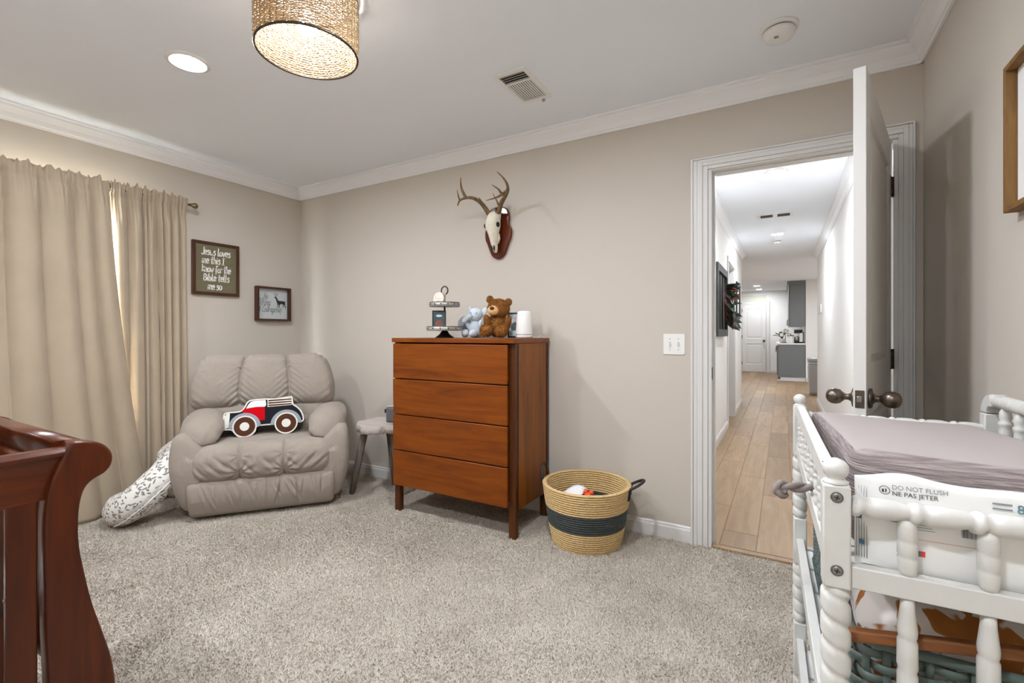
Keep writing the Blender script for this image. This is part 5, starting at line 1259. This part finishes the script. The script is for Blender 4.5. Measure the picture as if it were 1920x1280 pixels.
MB().prism(pn, lambda a, b: (CF - .69, a, b), lambda a, b: (CF - .05, a, b), smooth=True).build('footboard_panel', 'crib_wood', cb, loc=CO)
# near long side: moulded top rail, stile, slats, lower rail
YE = -.95; zt = .878
for xs in (CF - .032, CF - .72):
    sp2 = thing('side_panel', None, None); sp2.parent = cb
    rp = [(-.004, zt - .115), (.012, zt - .115), (.013, zt - .09), (.016, zt - .05), (.022, zt - .025), (.026, zt - .018), (.026, zt - .010), (.020, zt - .003), (.010, zt), (-.010, zt), (-.016, zt - .006), (-.016, zt - .016), (-.006, zt - .03)]
    ye = yz(136, 840)[0]
    MB().prism(rp, lambda a, b: (xs + a * (1 if xs > -2 else -1), YE, b), lambda a, b: (xs + a * (1 if xs > -2 else -1), ye, b)).build('top_rail', 'crib_rail_wood', sp2, bevel=.0012, seg=1, loc=CO)
    y1 = yz(77, 1000)[0]; y0 = yz(16, 1000)[0]
    MB().box(xs - .004, xs + .012, y0, y1, .20, zt - .112).build('stile', 'crib_wood', sp2, bevel=.003, loc=CO)
    MB().box(xs - .004, xs + .012, YE, YE + .055, .20, zt - .112).build('stile', 'crib_wood', sp2, bevel=.003, loc=CO)
    MB().box(xs - .004, xs + .012, YE + .055, y0, .20, .27).build('bottom_rail', 'crib_wood', sp2, bevel=.003, loc=CO)
    for k in range(14): MB().box(xs - .001, xs + .009, y0 - .075 - k * .083, y0 - .055 - k * .083, .27, zt - .112).build('slat', 'crib_wood', sp2, bevel=.002, loc=CO)
    MB().lathe([(.005, 0), (.004, .002), (.001, .003)], 12, M=Matrix.Rotation(PI / 2, 4, 'X'), o=(xs + .004, y0, .56)).build('bolt', 'brass_rod', sp2, loc=CO)
MB().box(CF - .73, CF - .01, YE - .06, YE, 0, 1.1).build('headboard', 'crib_wood', cb, bevel=.01, loc=CO)
mt = thing('crib_mattress', 'white crib mattress behind the crib slats', 'mattress', (CF - .37, -.30, .30))
m = MB(); vs, fs = rbox((.30, .60, .065), .03, (10, 14, 4), (0, 0, .065)); m.add(vs, fs, True); m.build('sheet', 'mattress_sheet', mt)
MB().box(CF - .70, CF - .06, YE, .30, .28, .30).build('mattress_support', 'crib_wood', cb, loc=CO)

# ------------------------------------------------------------------ hallway things
ha = thing('window_frame_art', 'large dark framed panel on the hallway wall holding the wreath', 'wall art', (HX0 + .001, 5.42, 1.485))
frame_box(ha, .93, .73, .045, .075, 'frame_black'); MB().box(0, .018, -.40, .40, -.30, .30).build('backing', 'frame_black', ha)
for y in (-.13, .13): MB().box(.018, .030, y - .012, y + .012, -.29, .29).build('mullion', 'frame_black', ha)
lf = MB()
def leaf_mesh():
    m = MB(); L, W = .15, .085
    def fn(u, v):
        x = L * u; w_ = W * math.sin(PI * min(1, u * .98 + .02)) ** .8 * (1 - .25 * u); return (x, (v - .5) * w_, .012 * math.sin(PI * u) - .05 * u * u + abs(v - .5) * .03 + .008 * math.sin(9 * u) * (v - .5))
    m.grid(fn, 7, 5); return m
wt = thing('leaf_wreath', 'wreath of dark green magnolia leaves on the hallway frame', 'wreath', (HX0 + .055, 5.47, 1.445))
MB().tube([(.02, .15 * math.cos(2 * PI * k / 24), .15 * math.sin(2 * PI * k / 24)) for k in range(24)], .014, 8, closed=True).build('wreath_ring', 'leaf_rust', wt)
l0 = None
for k in range(34):
    a = 2 * PI * k / 34 + random.uniform(-.1, .1); mat = 'leaf_rust' if k % 9 == 2 else 'leaf_green'
    if l0 is None: l0 = leaf_mesh().build('leaf', 'leaf_green', wt); o = l0
    else:
        o = l0.copy(); col.objects.link(o)
        if mat == 'leaf_rust':
            o.data = l0.data.copy(); o.data.materials[0] = MAT['leaf_rust']
    o.parent = wt; rdir = Vector((random.uniform(.3, 1.1), math.cos(a + .9), math.sin(a + .9))).normalized()
    o.location = (.025, .15 * math.cos(a), .15 * math.sin(a)); o.rotation_euler = (rdir.to_track_quat('X', 'Z') @ Vector((1, 0, 0)).to_track_quat('X', 'Z').inverted()).to_euler(); o.rotation_euler.rotate_axis('X', random.uniform(-1.2, 1.2)); s_ = random.uniform(.8, 1.15); o.scale = (s_, s_, s_)
hb = thing('hall_picture', 'narrow grey framed picture beyond the side doorway in the hallway', 'picture', (HX0 + .001, 7.62, 1.63))
frame_box(hb, .60, .52, .03, .07, 'frame_black'); MB().box(0, .012, -.24, .24, -.2, .2).build('print_sheet', 'paper_white', hb)
th_ = thing('thermostat', 'small white thermostat on the right hallway wall', 'thermostat', (HX1 - .001, 8.15, 1.52), PI)
MB().box(0, .022, -.05, .05, -.06, .06).build('housing', 'white_plastic', th_, bevel=.004); MB().box(.022, .026, -.02, .02, -.05, .03).build('screen', 'galv_dark', th_); MB().box(.02, .03, -.06, .02, -.085, -.065).build('lever', 'galvanised', th_)
# kitchen
kb_ = thing('base_cabinet', 'grey kitchen base cabinet with a plain end panel', 'cabinet', (.165, 13.32, 0))
MB().box(-.28, .305, 0, 2.5, .10, .88).build('carcass', 'cabinet_grey', kb_, bevel=.003); MB().box(-.22, .305, .0, 2.5, 0, .10).build('toe_kick', 'trim_white', kb_)
MB().box(-.255, .300, -.012, 0, .09, .875).build('end_panel', 'cabinet_grey', kb_, bevel=.002); MB().box(-.29, .305, -.016, -.002, 0, .03).build('base_trim', 'trim_white', kb_)
for k in range(5):
    dd = MB().box(-.298, -.281, .03 + k * .49, .48 + k * .49, .13, .84).build('cabinet_door', 'cabinet_grey', kb_, bevel=.003); MB().tube([(-.298, .08 + k * .49, .70), (-.32, .08 + k * .49, .70), (-.32, .08 + k * .49, .82), (-.298, .08 + k * .49, .82)], .006, 6).build('handle', 'steel', dd)
cw = MB().box(-.33, .307, -.03, 2.52, .882, .92); tag(cw.build('worktop', 'counter_white', loc=(.165, 13.32, 0), bevel=.004), 'white stone worktop on the grey kitchen cabinets', 'worktop')
ku = thing('wall_cabinet', 'grey kitchen wall cabinet reaching the ceiling', 'cabinet', (.305, 13.32, 1.34))
MB().box(-.165, .165, 0, 2.5, 0, 1.09).build('carcass', 'cabinet_grey', ku, bevel=.003); MB().prism([(-.205, 1.02), (-.165, 1.0), (.165, 1.0), (.165, 1.095), (-.215, 1.095)], lambda a, b: (a, -.008, b), lambda a, b: (a, 2.5, b)).build('cornice', 'cabinet_grey', ku)
for k in range(5):
    dd = MB().box(-.184, -.166, .02 + k * .49, .48 + k * .49, .02, .98).build('cabinet_door', 'cabinet_grey', ku, bevel=.003); MB().tube([(-.184, .44 + k * .49, .05), (-.206, .44 + k * .49, .05), (-.206, .44 + k * .49, .17), (-.184, .44 + k * .49, .17)], .006, 6).build('handle', 'steel', dd)
cm = thing('coffee_maker', 'black and silver coffee maker on the kitchen worktop', 'coffee maker', (.33, 13.62, .9205))
MB().box(-.09, .09, -.10, .10, 0, .03).build('base', 'black_metal', cm, bevel=.006); MB().box(.02, .09, -.10, .10, .03, .30).build('tank', 'white_plastic', cm, bevel=.008); MB().box(-.09, .09, -.10, .10, .24, .33).build('brew_head', 'black_metal', cm, bevel=.01); MB().lathe([(.05, .032), (.062, .06), (.058, .14), (.045, .17)], 16, o=(-.035, 0, 0)).build('carafe', 'steel', cm)
kt = thing('bread_box', 'squat white metal canister beside the coffee maker', 'canister', (.16, 13.55, .9205))
MB().lathe([(.075, 0), (.08, .01), (.08, .16), (.07, .175)], 20).build('body', 'white_plastic', kt); MB().lathe([(.082, .175), (.082, .19), (.02, .205), (.015, .225), (.001, .228)], 20).build('lid', 'steel', kt)
mr = thing('mug_stand', 'dark wire stand with white mugs on the kitchen worktop', 'mug stand', (.05, 13.72, .9205))
MB().lathe([(.08, 0), (.08, .012), (.008, .016), (.007, .36)], 16).build('stand', 'black_metal', mr)
for k in range(4):
    a = PI / 2 * k + .4; z = .20 + .09 * (k % 2); MB().tube([(0, 0, z + .03), (.07 * math.cos(a), .07 * math.sin(a), z + .06)], .004, 6).build('hook', 'black_metal', mr); MB().lathe([(.034, -.04), (.04, -.035), (.042, .045), (.038, .045), (.036, -.03)], 14, o=(.085 * math.cos(a), .085 * math.sin(a), z)).build('mug', 'cream_felt', mr)
pp = thing('potted_plant', 'small dark leafed plant in a white pot under the wall cabinet', 'potted plant', (-.02, 14.05, .9205))
MB().lathe([(.05, 0), (.065, .1), (.058, .1), (.05, .02)], 16).build('pot', 'white_plastic', pp)
for k in range(12):
    o = l0.copy(); col.objects.link(o); o.parent = pp; a = k * 2.4; o.location = (0, 0, .1); o.rotation_euler = (0, -random.uniform(.6, 1.3), a); o.scale = (1.5, 1.2, 1.2); o.name = 'leaf'
pt_ = thing('paper_towel', 'white paper towel roll beside the wall cabinet', 'paper towel', (.40, 13.85, .9205))
MB().lathe([(.07, 0), (.07, .012), (.012, .014), (.011, .31), (.016, .32)], 16).build('holder', 'steel', pt_); MB().lathe([(.02, .016), (.062, .016), (.062, .29), (.02, .29)], 20).build('roll', 'paper_white', pt_)
tc_ = thing('trash_bin', 'tall grey trash bin at the end of the hallway', 'trash bin', (.56, 10.55, 0))
m = MB(); vs, fs = rbox((.14, .18, .30), .03, (6, 6, 8), (0, 0, .30), lambda x, y, z: (x * (1 + .08 * z / .3), y * (1 + .08 * z / .3), z)); m.add(vs, fs, True); m.build('bin_body', 'trash_grey', tc_)
m = MB(); vs, fs = rbox((.155, .195, .045), .035, (8, 8, 6), (0, 0, .655)); m.add(vs, fs, True); m.build('lid', 'trash_grey', tc_)
MB().box(-.153, .153, -.196, .196, .595, .61).build('lid_band', 'white_plastic', tc_)
gr = thing('return_grille', 'pale return air panel above the far kitchen door', 'vent', (-.77, KYE - .001, 2.225))
MB().box(-.40, .33, -.014, 0, -.085, .085).build('panel', 'grille_green', gr, bevel=.003)
for k in range(6): MB().box(-.37, .30, -.018, -.013, -.07 + k * .027, -.055 + k * .027).build('slat', 'grille_green', gr)
# shrub outside the window
sh_ = MB(); rg2 = np.random.default_rng(9)
for k in range(2600):
    p = Vector((-5.9 + rg2.normal(0, .30), 2.05 + rg2.uniform(-1.1, 1.1), rg2.uniform(-.3, 1.75) )); d = Vector(rg2.normal(0, 1, 3)).normalized(); s_ = d.cross(Vector(rg2.normal(0, 1, 3))).normalized() * .018; sh_.add([p - s_, p + d * .05, p + s_, p - d * .05], [(0, 1, 2, 3)])
shr = thing('garden_shrub', 'leafy shrub outside the window, glimpsed through the curtain gap', 'shrub', (-5.9, 2.05, -.45))
sh_.build('foliage', 'hedge_leaf', shr, loc=(5.9, -2.05, .45), fixn=False)
MB().tube([(0, 0, 0), (.05, .05, .6), (0, .1, 1.6)], [.04, .03, .01], 8).build('stem', 'stool_leg', shr)

# ------------------------------------------------------------------ carpet pile (uncountable tufts on the visible floor)
N = 300000
g = np.random.default_rng(21)
yy = -.9 + (2.705 + .9) * g.random(N * 5); xx = XL + .01 + (XR - XL - .02) * g.random(N * 5)
# thickest where the floor shows largest, thinning out towards the camera's own feet and the far sides
f_ = -.5 * xx + .8660254 * yy; u_ = (.8660254 * xx + .5 * yy) / np.maximum(f_, .01)
dens = np.clip((f_ - .1) / 1.2, .04, 1) * np.where(np.abs(u_) < 1.35, 1, .25) * np.clip(2.6 / np.maximum(f_, .5), .45, 1)
keep = g.random(N * 5) < dens * .62; xx = xx[keep][:N]; yy = yy[keep][:N]; n_ = len(xx)
hgt = g.uniform(.006, .011, n_); ang = g.uniform(0, 2 * PI, n_); wid = g.uniform(.0012, .0022, n_)
nap = .5 * np.sin(2.3 * xx + 1.1 * np.sin(1.7 * yy)) + .5 * np.sin(3.1 * yy + 1.3 * np.sin(2.1 * xx))
lx = g.normal(0, .0045, n_) + .003 * nap; ly = g.normal(0, .0045, n_) - .003 * nap
dx_, dy_ = np.cos(ang) * wid, np.sin(ang) * wid
V = np.zeros((n_, 6, 3))
for k, (h0, w0) in enumerate(((0, 1), (.6, 1.1), (1, .5))):
    cx = xx + lx * h0 ** 1.5; cy = yy + ly * h0 ** 1.5; z = hgt * h0 * (1 - .15 * h0)
    V[:, 2 * k, 0] = cx - dx_ * w0; V[:, 2 * k, 1] = cy - dy_ * w0; V[:, 2 * k, 2] = z; V[:, 2 * k + 1, 0] = cx + dx_ * w0; V[:, 2 * k + 1, 1] = cy + dy_ * w0; V[:, 2 * k + 1, 2] = z
base = (np.arange(n_) * 6)[:, None]; F = np.concatenate([base + np.array([0, 1, 3, 2]), base + np.array([2, 3, 5, 4])], 1).reshape(-1)
me = bpy.data.meshes.new('carpet_pile'); me.vertices.add(n_ * 6); me.vertices.foreach_set('co', V.reshape(-1).astype(np.float32)); me.loops.add(n_ * 8); me.loops.foreach_set('vertex_index', F.astype(np.int32)); me.polygons.add(n_ * 2)
me.polygons.foreach_set('loop_start', (np.arange(n_ * 2) * 4).astype(np.int32)); me.polygons.foreach_set('use_smooth', np.ones(n_ * 2, bool)); me.update(); me.validate(); me.materials.append(MAT['carpet_pile'])
cpo = bpy.data.objects.new('carpet_pile', me); col.objects.link(cpo); cpo.parent = bpy.data.objects['floor']; cpo['kind'] = 'stuff'
